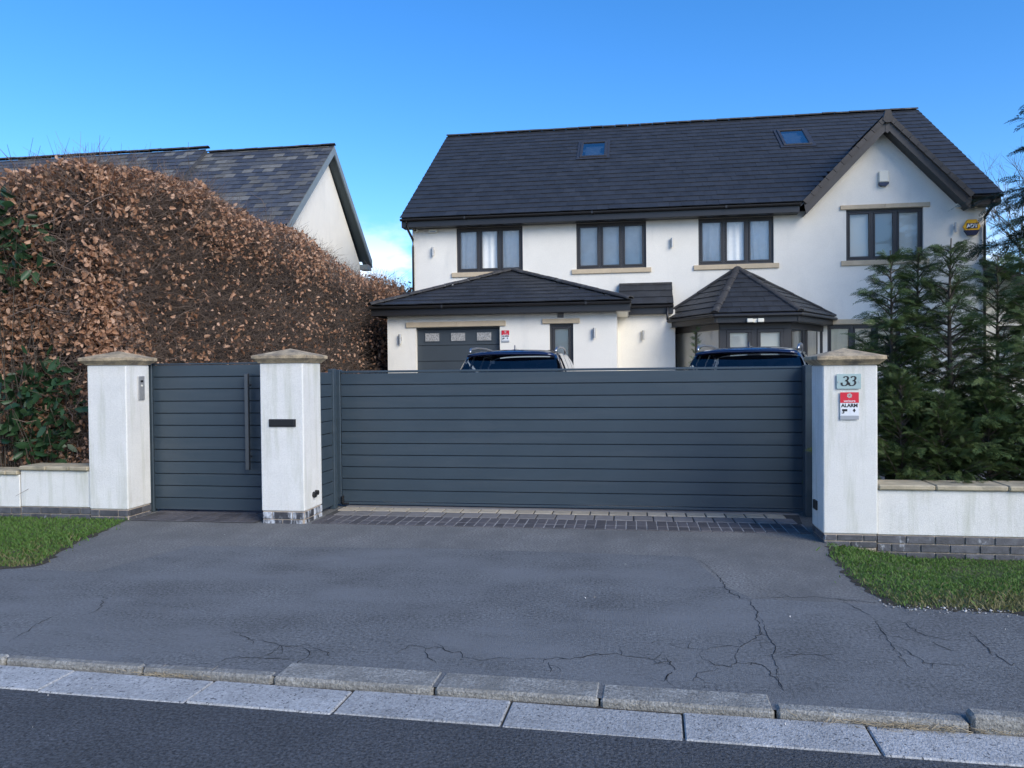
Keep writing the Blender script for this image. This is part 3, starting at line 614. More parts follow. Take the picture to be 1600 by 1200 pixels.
def ridge_run(parent, A, B, L, m, r=.10, name='ridge_tile', flat=.7):
    A = Vector(A); B = Vector(B); d = (B - A); T = d.length; d.normalize(); n = max(1, round(T / L)); pw = parent.location + (parent.parent.location if parent.parent else Vector())
    s = d.cross(Vector((0, 0, 1))).normalized(); up = s.cross(d).normalized()
    for i in range(n):
        a = A + d * (T * i / n + .004); b = A + d * (T * (i + 1) / n - .004); V = []; F = []
        for p, rr in ((a, r * 1.03), (b, r * .97)):
            for k in range(7):
                t = pi * k / 6; V.append(p + s * math.cos(t) * rr * 1.15 + up * (math.sin(t) * rr * flat - .02))
            for k in range(7):
                t = pi * k / 6; V.append(p + s * math.cos(t) * (rr - .018) * 1.15 + up * (math.sin(t) * (rr - .018) * flat - .025))
        F = [(k, k + 1, 15 + k, 14 + k) for k in range(6)] + [(7 + k, 21 + k, 22 + k, 8 + k) for k in range(6)] + [(k, 7 + k, 8 + k, k + 1) for k in range(6)] + [(14 + k, 15 + k, 22 + k, 21 + k) for k in range(6)]
        c = (a + b) / 2; mb = MB(); mb.add([p - c for p in V], F); o = mb.build(name, m, parent); o.location = c - pw + Vector((0, 0, random.gauss(0, .004)))
def roof_part(name, mb, m='fascia'): return hp(mb, name, m)
RX0, RX1 = -6.70, 9.74
# main roof: sarking slab, tiles, ridge
mb = MB(); d = .05
mb.add([(RX0 + .02, EY + .03, EZ - .01 - d), (RX1 - .02, EY + .03, EZ - .01 - d), (RX1 - .02, RY, RZ_ - .01 - d), (RX0 + .02, RY, RZ_ - .01 - d), (RX1 - .02, 2 * RY - EY, EZ - d), (RX0 + .02, 2 * RY - EY, EZ - d)], [(3, 2, 4, 5)])
_g = (GA.z - EZ); _gy = EY + _g / SL
def _sl(x, y): return (x, y, EZ - .01 - d + (y - EY) * SL)
mb.add([_sl(RX0 + .02, EY + .03), _sl(GA.x - _g, EY + .03), _sl(GA.x, _gy), _sl(GA.x, RY), _sl(RX0 + .02, RY)], [(0, 1, 2, 3, 4)])
mb.add([_sl(RX1 - .02, EY + .03), _sl(GA.x + _g, EY + .03), _sl(GA.x, _gy), _sl(GA.x, RY), _sl(RX1 - .02, RY)], [(0, 1, 2, 3, 4)])
main_roof = hp(mb, 'main_roof', 'fascia')
nR = Vector((0, -SL, 1)).normalized()
sk = []
for quad in ([(908, 224), (948, 224), (949, 247), (906, 247)], [(1213, 206), (1255, 204), (1270, 227), (1224, 230)]):
    pts = [onP(x, y, (0, EY, EZ), nR) for x, y in quad]; us = [p.x for p in pts]; vv = [math.hypot(p.y - EY, p.z - EZ) for p in pts]
    sk.append(((us[0] + us[3]) / 2, (us[1] + us[2]) / 2, (vv[2] + vv[3]) / 2, (vv[0] + vv[1]) / 2))
LEN = math.hypot(RY - EY, RZ_ - EZ)
vd = Vector((0, RY - EY, RZ_ - EZ)).normalized()
def gskip(u, v):
    p = Vector((RX0 + u, EY, EZ)) + vd * v
    half = (GA.z - p.z); 
    if half > 0.0 and abs(p.x - GA.x) < half - .12 and p.y > EY: return True
    for a, b, c, e in sk:
        if a + .1 < p.x < b - .1 and c < v < e - .1: return True
    return False
tile_slope(main_roof, (RX0, EY, EZ), (1, 0, 0), vd, LEN, .347, .34, lambda v: (0, RX1 - RX0), 'roof_tile', 150, skip=gskip)
ridge_run(main_roof, (RX0, RY, RZ_ + .03), (RX1, RY, RZ_ + .03), .45, 'ridge_tile')
mb = MB(); # back slope tiles read only as an edge: verge strip each side
for X in (RX0, RX1): mb.box(X - .015, X + .015, 0, .01, 0, .01)
for a, b, c, e in sk:      # roof windows
    Om = Vector((0, EY, EZ)); w = b - a; h = e - c; t = MB(); Mx = Matrix.Translation(Om + vd * c + Vector((a, 0, 0))) @ Matrix(((1, 0, 0), (0, vd.y, -vd.z), (0, vd.z, vd.y))).to_4x4()
    f = .09; t.cbox(0, w, 0, f, -.05, .075, .01); t.cbox(0, w, h - f, h, -.05, .085, .01); t.cbox(0, f, f, h - f, -.05, .08, .01); t.cbox(w - f, w, f, h - f, -.05, .08, .01); t.box(-.10, w + .10, -.16, -.005, .03, .048); t.box(-.09, -.004, -.005, h + .09, .03, .046); t.box(w + .004, w + .09, -.005, h + .09, .03, .046); t.box(-.004, w + .004, h + .004, h + .09, .03, .046)
    o = t.build('roof_window', 'frame_upvc', house); o.matrix_local = Matrix.Translation(-HO) @ Mx
    t = MB(); t.add([(f, f, .05), (w - f, f, .05), (w - f, h - f, .05), (f, h - f, .05)], [(0, 1, 2, 3)]); t.build('pane', 'sky_glass', o)
    t = MB(); t.add([(f, f, -.04), (w - f, f, -.04), (w - f, h - f, -.04), (f, h - f, -.04)], [(0, 1, 2, 3)]); t.build('blind', 'blind', o)
# eaves: gutter, fascia, soffit (interrupted by the front gable)
def eaves(x0, x1, y, z, wall_y, parent=None, endcap=True):
    m = MB(); m.cbox(x0, x1, y + .065, y + .09, z - .27, z - .035, .004); hp(m, 'fascia_board', 'fascia'); m = MB(); m.box(x0 + .002, x1 - .002, y + .09, wall_y + .01, z - .272, z - .25); hp(m, 'soffit', 'fascia')
    m = MB(); V = []; F = []; n = 8
    for X in (x0 - .02, x1 + .02):
        for k in range(n + 1): t = pi + pi * k / n; V.append((X, y + .002 + .055 * math.cos(t), z - .035 + .062 * math.sin(t)))
        for k in range(n + 1): t = pi + pi * k / n; V.append((X, y + .002 + .049 * math.cos(t), z - .033 + .056 * math.sin(t)))
    q = 2 * (n + 1); F = [(k, k + 1, q + k + 1, q + k) for k in range(n)] + [(n + 1 + k, q + n + 1 + k, q + n + 2 + k, n + 2 + k) for k in range(n)] + [(0, q, q + n + 1, n + 1), (n, 2 * n + 1, q + 2 * n + 1, q + n)] + [(k, n + 1 + k, n + 2 + k, k + 1) for k in range(n)] + [(q + k, q + k + 1, q + n + 2 + k, q + n + 1 + k) for k in range(n)]
    m.add(V, F); g = hp(m, 'gutter', 'fascia', smooth=False)
    X = x0 + 1.9
    while X < x1 - .3: m = MB(); m.cbox(X, X + .05, y - .058, y + .06, z - .10, z - .025, .004); m.build('gutter_joint', 'fascia', g); X += 3.7
    return g
eaves(RX0 + .03, 4.62, EY, EZ, YF); eaves(9.03, RX1 - .03, EY, EZ, YF)
def downpipe(pts, r=.036): m = MB(); m.tube(pts, r, 10); return hp(m, 'downpipe', 'fascia', smooth=True)
downpipe([(-6.50, EY + .02, 6.10), (-6.50, EY + .02, 5.93), (-6.42, YF - .06, 5.62), (-6.42, YF - .06, 5.4), (-6.42, YF - .06, 3.6)])
downpipe([(9.52, EY + .02, 6.10), (9.52, EY + .02, 5.93), (9.44, YF - .06, 5.66), (9.44, YF - .06, 5.4), (9.44, YF - .06, .4)])
# front gable: slopes, barge boards, verge caps
gy1 = EY + (GA.z - EZ) / SL
gx = {-1: onY(1257, 312, EY).x, 1: onY(1520, 306, EY).x}
mb = MB()
for s in (-1, 1):
    hw = GA.z - EZ + .03; fx = GA.x + s * hw
    mb.prism([(GA.x, EY + .03, GA.z - .06), (GA.x, gy1 + .05, GA.z - .06), (fx, EY + .03, GA.z - hw - .06)], (0, 0, -.04))
gab = hp(mb, 'gable_roof', 'fascia')
for s in (-1, 1):
    dv = Vector((-s, 0, 1)).normalized(); Lg = (GA.z - EZ) * math.sqrt(2)
    ext = gy1 - EY
    tile_slope(gab, (GA.x + s * (GA.z - EZ), EY, EZ - .03), (0, 1, 0), dv, Lg, .347, .34, lambda v, Lg=Lg, ext=ext: (0.02, max(.03, ext * v / Lg)), 'roof_tile', 0)
    end = Vector((gx[s], EY, EZ - .02)); top = Vector((GA.x, EY, GA.z)); dd = (end - top); TL = dd.length; dd.normalize(); nn = Vector((s * -dd.z, 0, s * dd.x)); nn = nn if nn.z > 0 else -nn
    # barge board with soffit under the overhang
    mb = MB(); mb.prism([top + Vector((0, .03, -.05)), end + Vector((0, .03, -.05)), end + Vector((-s * .05, .03, -.33)), top + Vector((0, .03, -.36))], (0, .03, 0)); hp(mb, 'barge_board', 'barge')
    mb = MB(); mb.prism([top + Vector((0, .062, -.31)), end + Vector((-s * .04, .062, -.30)), end + Vector((-s * .05, .062, -.325)), top + Vector((0, .062, -.345))], (0, YF - EY - .05, 0)); hp(mb, 'gable_soffit', 'fascia')
    nv = 11
    for i in range(nv):
        a = top + dd * (TL * i / nv + .01); b = top + dd * (TL * (i + 1) / nv - .002); lift = .012 * (i % 2) * 0 + .004
        mb = MB(); P = [a + nn * .055, b + nn * .062, b - nn * .07, a - nn * .075]; mb.prism([p + Vector((0, -.03, 0)) for p in P], (0, .16, 0)); hp(mb, 'verge_cap', 'verge_cap')
mb = MB(); mb.prism([GA + Vector((x, -.05, z)) for x, z in ((-.13, -.13), (-.07, .12), (.07, .12), (.13, -.13), (.05, -.20), (-.05, -.20))], (0, .14, 0)); hp(mb, 'apex_cap', 'verge_cap')
mb = MB(); mb.prism([GA + Vector((x, .02, z)) for x, z in ((-.05, -.18), (.05, -.18), (.05, -.42), (0, -.47), (-.05, -.42))], (0, .03, 0)); hp(mb, 'finial', 'barge')
ridge_run(gab, (GA.x, EY + .12, GA.z + .02), (GA.x, gy1, GA.z + .02), .45, 'ridge_tile')

# ---- garage wing
GY = 19.80; GX0, GX1 = -6.38, -.34; GE = 3.40; gEY = 19.42
gX0, gX1 = -6.74, .03
DOOR = (-5.61, -3.35, .5, 2.825); SW = (-2.05, -1.44, 1.1, 2.86)
mb = MB(); wall(mb, GX0, GX1, .3, 3.2, GY, [DOOR, SW]); mb.add([(GX0, GY, .3), (GX0, YF, .3), (GX0, YF, 3.2), (GX0, GY, 3.2)], [(0, 1, 2, 3)]); mb.add([(GX1, GY, .3), (GX1, YF, .3), (GX1, YF, 3.2), (GX1, GY, 3.2)], [(0, 1, 2, 3)]); hp(mb, 'garage_wall', 'render_wall')
window(*SW, GY, 1, ('blind', 'blind', 'grey_room'), fr=.07, sf=.06)
stone(-5.86, -3.19, 2.83, 2.965, GY, 'lintel_stone', (-4.5,)); stone(-2.235, -1.27, 2.865, 2.985, GY, 'lintel_stone')
gd = hp(MB().box(DOOR[0], DOOR[1], GY + .19, GY + .21, DOOR[2], DOOR[3]), 'garage_door', 'gate_dark')
ph = (DOOR[3] - DOOR[2]) / 6 * 1.02; z = DOOR[3] - .03
mb = MB(); mb.cbox(DOOR[0] + .002, DOOR[1] - .002, GY + .12, GY + .19, DOOR[3] - .05, DOOR[3] - .002, .004); mb.build('head_frame', 'garage_door', gd)
z = DOOR[3] - .055
for k in range(5):
    hh = .42; b = max(DOOR[2], z - hh); mb = MB(); mb.cbox(DOOR[0] + .01, DOOR[1] - .01, GY + .14, GY + .185, b + .004, z - .004, .008); mb.build('door_section', 'garage_door', gd)
    if k == 0:
        for q in range(3):
            xc = DOOR[0] + .42 + q * .70; mb = MB(); mb.cbox(xc - .215, xc + .215, GY + .128, GY + .139, b + .09, z - .07, .004); fo = mb.build('door_light', 'garage_door', gd)
            mb = MB(); mb.box(xc - .19, xc + .19, GY + .124, GY + .127, b + .115, z - .095); mb.build('pane', 'patterned_glass', fo)
    z -= hh
ap = Vector((-3.42, gEY + 3.05, 4.60)); vg = Vector((0, ap.y - gEY, ap.z - GE)).normalized(); Lg = math.hypot(ap.y - gEY, ap.z - GE)
mb = MB(); e = -.06; mb.add([(gX0, gEY + .03, GE + e), (gX1, gEY + .03, GE + e), (ap.x, ap.y, ap.z + e), (gX0, YF, GE + e), (gX1, YF, GE + e), (ap.x, YF + .2, ap.z + e)], [(0, 1, 2), (0, 2, 5, 3), (1, 4, 5, 2)]); groof = hp(mb, 'garage_roof', 'fascia')
tile_slope(groof, (gX0, gEY, GE), (1, 0, 0), vg, Lg, .33, .33, lambda v: ((ap.x - gX0) * v / Lg, (gX1 - gX0) - (gX1 - ap.x) * v / Lg), 'roof_tile', 80)
for s, X in ((-1, gX0), (1, gX1)):
    dv = Vector((-s * abs(ap.x - X), 0, ap.z - GE)); Ls = dv.length
    tile_slope(groof, (X, gEY, GE), (0, 1, 0), dv, Ls, .33, .33, lambda v, Ls=Ls: (3.05 * v / Ls, YF - gEY), 'roof_tile', 0)
    ridge_run(groof, (X, gEY - .02, GE + .035), (ap.x, ap.y, ap.z + .05), .40, 'ridge_tile', r=.10, name='hip_tile')
eaves(gX0 + .02, gX1 - .02, gEY, GE, GY)
mb = MB(); mb.box(gX1 - .09, gX1 - .065, gEY + .1, YF - .02, GE - .27, GE - .035); mb.box(gX0 + .065, gX0 + .09, gEY + .1, YF - .02, GE - .27, GE - .035); hp(mb, 'side_fascia', 'fascia')
mb = MB(); mb.box(GX1 + .005, gX1 - .09, gEY + .1, YF - .02, GE - .268, GE - .25); hp(mb, 'side_soffit', 'white_plastic')
mb = MB(); mb.cbox(-1.84, -1.68, GY - .02, GY + .01, 3.01, 3.14, .004); hp(mb, 'wall_vent', 'sett_grey')

# ---- recessed entrance wall with its small lean-to roof
LY = 21.95
mb = MB(); wall(mb, GX1 + .002, 1.24, .3, 3.32, LY, []); mb.add([(1.24, LY, .3), (1.24, YF, .3), (1.24, YF, 3.32), (1.24, LY, 3.32)], [(0, 1, 2, 3)]); hp(mb, 'entrance_wall', 'render_wall')
LX0, LX1, LE, LT = -.30, 1.19, 3.465, 4.08; lEY = 21.68; vl_ = Vector((0, YF - .1 - lEY, LT - LE)); Ll = vl_.length
mb = MB(); mb.add([(LX0, lEY + .03, LE - .05), (LX1, lEY + .03, LE - .05), (LX1, YF, LT), (LX0, YF, LT), (LX0, lEY + .03, LE - .09), (LX1, lEY + .03, LE - .09), (LX1, YF, LT - .04), (LX0, YF, LT - .04)], [(0, 1, 2, 3), (7, 6, 5, 4), (1, 5, 6, 2)]); lroof = hp(mb, 'lean_to_roof', 'fascia')
tile_slope(lroof, (LX0, lEY, LE), (1, 0, 0), vl_, Ll, .33, .33, lambda v: (0, LX1 - LX0), 'roof_tile', 40)
mb = MB(); mb.cbox(LX0, LX1, YF - .13, YF - .005, LT - .01, LT + .06, .008); hp(mb, 'lead_flashing', 'ridge_tile')
eaves(LX0 + .02, LX1 - .02, lEY, LE, LY)
mb = MB(); mb.prism([(LX1 - .03, lEY + .07, LE - .03), (LX1 - .03, YF - .02, LT - .05), (LX1 - .03, YF - .02, LT - .25), (LX1 - .03, lEY + .07, LE - .25)], (.025, 0, 0)); hp(mb, 'barge_board', 'fascia')
downpipe([(1.02, lEY + .0, 3.36), (1.02, lEY + .0, 3.12), (1.02, lEY - .02, 3.02)], .032)

# ---- bay with glazed sides and faceted roof
bw = [(1.22, YF), (2.27, 20.40), (4.02, 20.40), (5.30, YF)]            # wall line
be = [(.80, YF - .1), (2.10, 20.02), (4.20, 20.02), (5.62, YF - .1)]   # eave line
BE = 3.06; BA = Vector((3.0, YF - .08, 4.48))
mb = MB(); mb.add([(*p, BE - .05) for p in be] + [BA - Vector((0, 0, .06))], [(0, 1, 4), (1, 2, 4), (2, 3, 4), (3, 2, 1, 0)]); broof = hp(mb, 'bay_roof', 'fascia')
for i, kp in ((0, 25), (1, 25), (2, 25)):
    A = Vector((*be[i], BE)); B = Vector((*be[i + 1], BE)); U = (B - A); T = U.length; U.normalize(); foot = A + U * (BA - A).dot(U); vv = BA - foot; Lb = vv.length; s0 = (BA - A).dot(U)
    tile_slope(broof, A, U, vv, Lb, .30, .33, lambda v, s0=s0, Lb=Lb, T=T: (s0 * v / Lb, T - (T - s0) * v / Lb), 'roof_tile', kp)
for i in range(4): ridge_run(broof, Vector((*be[i], BE + .03)), BA + Vector((0, 0, .03)), .42, 'ridge_tile', r=.085, name='hip_tile')
def oriented(p, q, name, m, z0, z1, y0, y1, parent=None, u0=0., u1=1., c=.004):
    P = Vector((*p, 0)); Q = Vector((*q, 0)); d = Q - P; T = d.length; mb = MB(); mb.cbox(u0 * T if u0 <= 1 else u0, u1 * T, y0, y1, z0, z1, c)
    o = mb.build(name, m, parent or house); o.location = P - (HO if parent is None else Vector()); o.rotation_euler = (0, 0, math.atan2(d.y, d.x)); return o
for i in range(3):
    oriented(be[i], be[i + 1], 'fascia_board', 'fascia', BE - .25, BE - .035, .07, .10, u0=.005, u1=.995)
    g = oriented(be[i], be[i + 1], 'gutter', 'fascia', BE - .10, BE - .02, -.05, .06, u0=-.01, u1=1.01, c=.022)
    oriented(bw[i], bw[i + 1], 'head_frame', 'frame_upvc', BE - .40, BE - .23, -.02, .08)
    oriented(bw[i], bw[i + 1], 'dwarf_wall', 'render_wall', .3, 1.05, -.02, .2)
mb = MB(); mb.add([(*p, BE - .245) for p in be], [(0, 1, 2, 3)]); hp(mb, 'bay_soffit', 'fascia')
def bay_glazing(i, lights, blind, fr):
    P = Vector((*bw[i], 0)); Q = Vector((*bw[i + 1], 0)); d = Q - P; T = d.length; z0, z1 = 1.05, BE - .40
    f = MB(); f.box(.0, fr, .0, .07, z0, z1); f.box(T - fr, T, .0, .07, z0, z1); f.box(fr, T - fr, .001, .069, z0, z0 + .07); iw = (T - fr) / lights
    for k in range(1, lights): f.box(iw * k, iw * k + fr * .8, .001, .069, z0 + .07, z1)
    o = f.build('bay_window', 'frame_upvc', house); o.location = P - HO; o.rotation_euler = (0, 0, math.atan2(d.y, d.x))
    for k in range(lights):
        a = (fr if k == 0 else iw * k + fr * .8); b = (iw * (k + 1) if k < lights - 1 else T - fr)
        if fr > .1:
            m = MB(); e = .09; m.cbox(a + .005, b - .005, -.015, .045, z1 - e, z1 - .004, .006); m.cbox(a + .005, a + e, -.0145, .044, z0 + .075, z1 - e, .006); m.cbox(b - e, b - .005, -.0145, .044, z0 + .075, z1 - e, .006); m.build('casement', 'frame_upvc', o); a += e; b -= e; zt_ = z1 - e
        else: zt_ = z1
        m = MB(); m.add([(a, .03, z0 + .07), (b, .03, z0 + .07), (b, .03, zt_), (a, .03, zt_)], [(0, 1, 2, 3)]); m.build('pane', 'pane_glass', o)
        m = MB(); zz = z0 + .08
        while zz < zt_: m.add([(a - .02, .05, zz), (b + .02, .05, zz), (b + .02, .064, zz + .034), (a - .02, .064, zz + .034)], [(0, 1, 2, 3)]); zz += .034
        m.build('blind', blind, o)
bay_glazing(0, 2, 'curtain', .05); bay_glazing(1, 2, 'blind', .17); bay_glazing(2, 2, 'curtain', .06)

# ---- low side extension at the right with sloping roof edge
mb = MB(); wall(mb, HX1 + .002, 13.5, .3, 4.0, YF + .25, [(9.85, 11.6, 1.3, 2.75)]); hp(mb, 'extension_wall', 'render_wall')
window(9.85, 11.6, 1.3, 2.75, YF + .25, 3, ('curtain', 'curtain', 'grey_room'))
A = onY(1536, 405, 22.3); B = onY(1600, 430, 22.3); d = (B - A).normalized(); E_ = A + d * 4.0
mb = MB(); mb.prism([A, E_, E_ + Vector((0, 0, -.10)), A + Vector((0, 0, -.28))], (0, .04, 0)); hp(mb, 'extension_barge', 'barge')
mb = MB(); mb.prism([A + Vector((0, .04, .03)), E_ + Vector((0, .04, .03)), E_ + Vector((0, .04, -.03)), A + Vector((0, .04, -.03))], (0, 6, 0)); hp(mb, 'extension_roof', 'roof_tile')

# ---- things fixed to the house
def wall_light(label, x, y, z):
    t = thing('wall_light', label, 'wall light', (x, y, z), 0, 'up and down wall lights on the house')
    mb = MB(); mb.cbox(-.035, .035, -.02, 0, -.05, .05, .004); mb.build('back_plate', 'steel', t)
    mb = MB(); mb.tube([(0, -.065, -.13), (0, -.065, -.012)], .036, 14); mb.tube([(0, -.065, .012), (0, -.065, .13)], .036, 14); mb.tube([(0, -.065, -.012), (0, -.065, .012)], .028, 14); mb.build('lamp_body', 'steel', t, False)
wall_light('steel cylinder wall light near the upper left corner of the house', -5.81, YF, 5.25)
wall_light('steel cylinder wall light between the second and third upper windows', 1.20, YF, 5.27)
wall_light('steel cylinder wall light beside the yellow alarm box', 8.72, YF, 5.41)
wall_light('steel cylinder wall light left of the garage door', -6.02, GY, 2.53)
wall_light('steel cylinder wall light at the right end of the garage wall', -.90, GY, 2.60)
wall_light('steel cylinder wall light on the recessed wall beside the bay', .36, LY, 2.62)
def camera(label, x, z):
    t = thing('security_camera', label, 'camera', (x, YF, z), 0, 'small dome cameras under the eaves')
    mb = MB(); mb.tube([(0, 0, .02), (0, -.05, .02)], .05, 12); mb.build('mount', 'white_plastic', t)
    import bmesh
    bm = bmesh.new(); bmesh.ops.create_icosphere(bm, subdivisions=2, radius=.062); me = bpy.data.meshes.new('dome'); bm.to_mesh(me); bm.free(); me.materials.append(MATS['white_plastic']); link('dome', me, t, (0, -.09, -.005))
    mb = MB(); mb.tube([(0, -.13, -.015), (0, -.158, -.02)], .032, 12); mb.build('lens', 'black_plastic', t)
camera('small white dome camera under the eave at the left house corner', -6.32, 5.90); camera('small white dome camera under the eave at the right house corner', 9.22, 5.97)
def sensor(label, x, z):
    t = thing('sensor_box', label, 'sensor', (x, YF, z), 0, 'white sensor boxes under the eaves')
    mb = MB(); mb.cbox(-.13, .13, -.10, 0, -.05, .06, .015); mb.build('case', 'white_plastic', t); mb = MB(); mb.cbox(-.09, .09, -.106, -.099, -.04, -.01, .003); mb.build('lens_strip', 'sign_grey', t)
sensor('white sensor box under the eave left of the first upper window', -5.80, 5.86); sensor('white sensor box under the eave right of the gable window', 8.86, 5.99)
ab = thing('alarm_box', 'cream alarm siren box with blue base in the gable', 'alarm box', (6.89, YF, 6.62))
mb = MB(); mb.cbox(-.13, .13, -.09, 0, .09, .40, .02); mb.build('cover', 'white_plastic', ab); mb = MB(); mb.prism([(-.13, 0, .088), (.13, 0, .088), (.12, 0, .03), (.06, 0, -.01), (-.06, 0, -.01), (-.12, 0, .03)], (0, -.085, 0)); mb.build('strobe', 'blue_plastic', ab)
ad = thing('alarm_box', 'yellow hexagonal alarm box lettered ADT at the right house corner', 'alarm box', (9.12, YF, 5.42))
hexa = [(.215 * math.cos(k * pi / 3), .215 * math.sin(k * pi / 3)) for k in range(6)]
mb = MB(); mb.prism([(x, 0, z) for x, z in hexa], (0, -.08, 0)); mb.build('cover', 'yellow_plastic', ad); mb = MB(); mb.prism([(x * .93, -.08, z) for x, z in hexa if z < .01] + [], (0, -.012, 0)); 
mb = MB(); mb.prism([(-.19, -.001, -.10), (.19, -.001, -.10), (.10, -.001, -.235), (-.10, -.001, -.235)], (0, -.095, 0)); mb.build('strobe', 'blue_plastic', ad)
mb = MB(); mb.box(-.135, .135, -.088, -.081, -.055, .085); mb.build('name_panel', 'blue_plastic', ad); text('ADT', .135, (0, -.0895, -.03), (pi / 2, 0, 0), 'sign_white', ad, .006)
fl = thing('flood_light', 'white twin-head flood light on the bay fascia', 'flood light', (3.10, 20.08, 2.86))
mb = MB(); mb.cbox(-.05, .05, -.05, .01, -.06, .04, .01); mb.build('sensor_body', 'white_plastic', fl)
for s in (-1, 1): mb = MB(); mb.cbox(s * .13 - .075, s * .13 + .075, -.10, -.03, -.05, .045, .012); mb.build('lamp_head', 'white_plastic', fl)
# potted spiral topiary in front of the bay
tp = thing('topiary', 'slim clipped conifer in a pot in front of the bay window', 'plant', (1.70, 20.55, .55))
mb = MB(); mb.tube([(0, 0, 0), (0, 0, .45)], [.17, .23], 16); mb.build('pot', 'pot', tp); mb = MB(); mb.tube([(0, 0, .4), (0, 0, 2.1)], [.02, .008], 6); mb.build('stem', 'bark', tp)

# ================================================================ NEIGHBOUR HOUSE
NX = -10.05; nE = onY(455, 350, 22.0); 
NE_Y, NE_Z = 21.75, 6.08; NR_Y, NR_Z = 25.55, 9.50
nb = thing('neighbour_house', 'white house with mottled slate roof behind the beech hedge', 'house', (-15, 25, 0)); NO = Vector(nb.location)
def npart(mb, name, m): o = mb.build(name, m, nb); o.location = -NO; return o
NB_Y = 2 * NR_Y - NE_Y
mb = MB(); mb.prism([(NX - .35, NE_Y + .4, 0), (NX - .35, NB_Y - .4, 0), (NX - .35, NB_Y - .4, 5.85), (NX - .35, NR_Y, 9.24), (NX - .35, NE_Y + .4, 5.85)], (-14, 0, 0)); npart(mb, 'wall', 'render_wall')
mb = MB(); mb.add([(NX, NE_Y + .02, NE_Z - .05), (NX, NR_Y, NR_Z - .05), (NX - 15, NR_Y, NR_Z - .05), (NX - 15, NE_Y + .02, NE_Z - .05), (NX, NB_Y, NE_Z - .05), (NX - 15, NB_Y, NE_Z - .05)], [(0, 1, 2, 3), (1, 4, 5, 2)]); nroof = npart(mb, 'slate_roof', 'slate')
vn = Vector((0, NR_Y - NE_Y, NR_Z - NE_Z)); Ln = vn.length; Xs = onY(325, 228, NR_Y).x
tile_slope(nroof, (NX, NE_Y, NE_Z), (-1, 0, 0), vn, Ln, .262, .37, lambda v: (0, NX - Xs + .03), 'slate', 190, name='slate', thick=.010, jit=.004)
nup = Vector((0, -(NR_Z - NE_Z), NR_Y - NE_Y)).normalized() * .14
tile_slope(nroof, Vector((Xs, NE_Y, NE_Z)) + nup, (-1, 0, 0), vn, Ln, .262, .37, lambda v: (0, 9.5), 'slate', 110, name='slate', thick=.010, jit=.004)
mb = MB(); mb.prism([Vector((Xs, NE_Y, NE_Z - .06)), Vector((Xs, NR_Y, NR_Z - .06)), Vector((Xs, NR_Y, NR_Z - .06)) + nup * 1.25, Vector((Xs, NE_Y, NE_Z - .06)) + nup * 1.25], (-.1, 0, 0)); npart(mb, 'roof_step', 'slate')
ridge_run(nroof, (NX + .02, NR_Y, NR_Z + .04), (Xs, NR_Y, NR_Z + .04), .46, 'ridge_tile', r=.09); ridge_run(nroof, (Xs + .02, NR_Y, NR_Z + .20), (Xs - 9, NR_Y, NR_Z + .20), .46, 'ridge_tile', r=.10)
for ye, nm in ((NE_Y, 'barge_board'), (NB_Y, 'barge_board')):
    mb = MB(); mb.prism([(NX - .03, NR_Y, NR_Z - .02), (NX - .03, ye, NE_Z - .02), (NX - .03, ye, NE_Z - .30), (NX - .03, NR_Y, NR_Z - .30)], (.04, 0, 0)); npart(mb, nm, 'neighbour_paint')
    mb = MB(); mb.prism([(NX - .36, NR_Y, NR_Z - .20), (NX - .36, ye, NE_Z - .20), (NX - .36, ye, NE_Z - .24), (NX - .36, NR_Y, NR_Z - .24)], (.33, 0, 0)); npart(mb, 'verge_soffit', 'neighbour_soffit')
mb = MB(); mb.cbox(NX - .355, NX - .03, NB_Y - .45, NB_Y, NE_Z - .42, NE_Z - .22, .01); npart(mb, 'box_end', 'neighbour_paint')
mb = MB(); mb.cbox(NX - 14, NX - .06, NE_Y - .10, NE_Y - .0, NE_Z - .16, NE_Z - .05, .03); npart(mb, 'gutter', 'fascia')
# slim arched window in the gable
wy = [NR_Y + 2.05, NR_Y + 2.42]; wz = (4.2, 5.15)
def arch(mb, y0, y1, z0, z1, x, t): mb.prism([(x, y0, z0), (x, y1, z0)] + [(x, (y0 + y1) / 2 + (y1 - y0) / 2 * math.cos(a), z1 + (y1 - y0) / 2 * math.sin(a)) for a in [k * pi / 8 for k in range(9)]], (t, 0, 0))
mb = MB(); arch(mb, wy[0], wy[1], *wz, NX - .352, .03); npart(mb, 'window', 'frame_upvc'); 
for k in (0, 1):
    mb = MB(); arch(mb, wy[0] + .04 + k * .17, wy[0] + .16 + k * .17, wz[0] + .05, wz[1] + .02, NX - .33, .016); mb.build('pane', 'pane_glass', nb).location = -NO

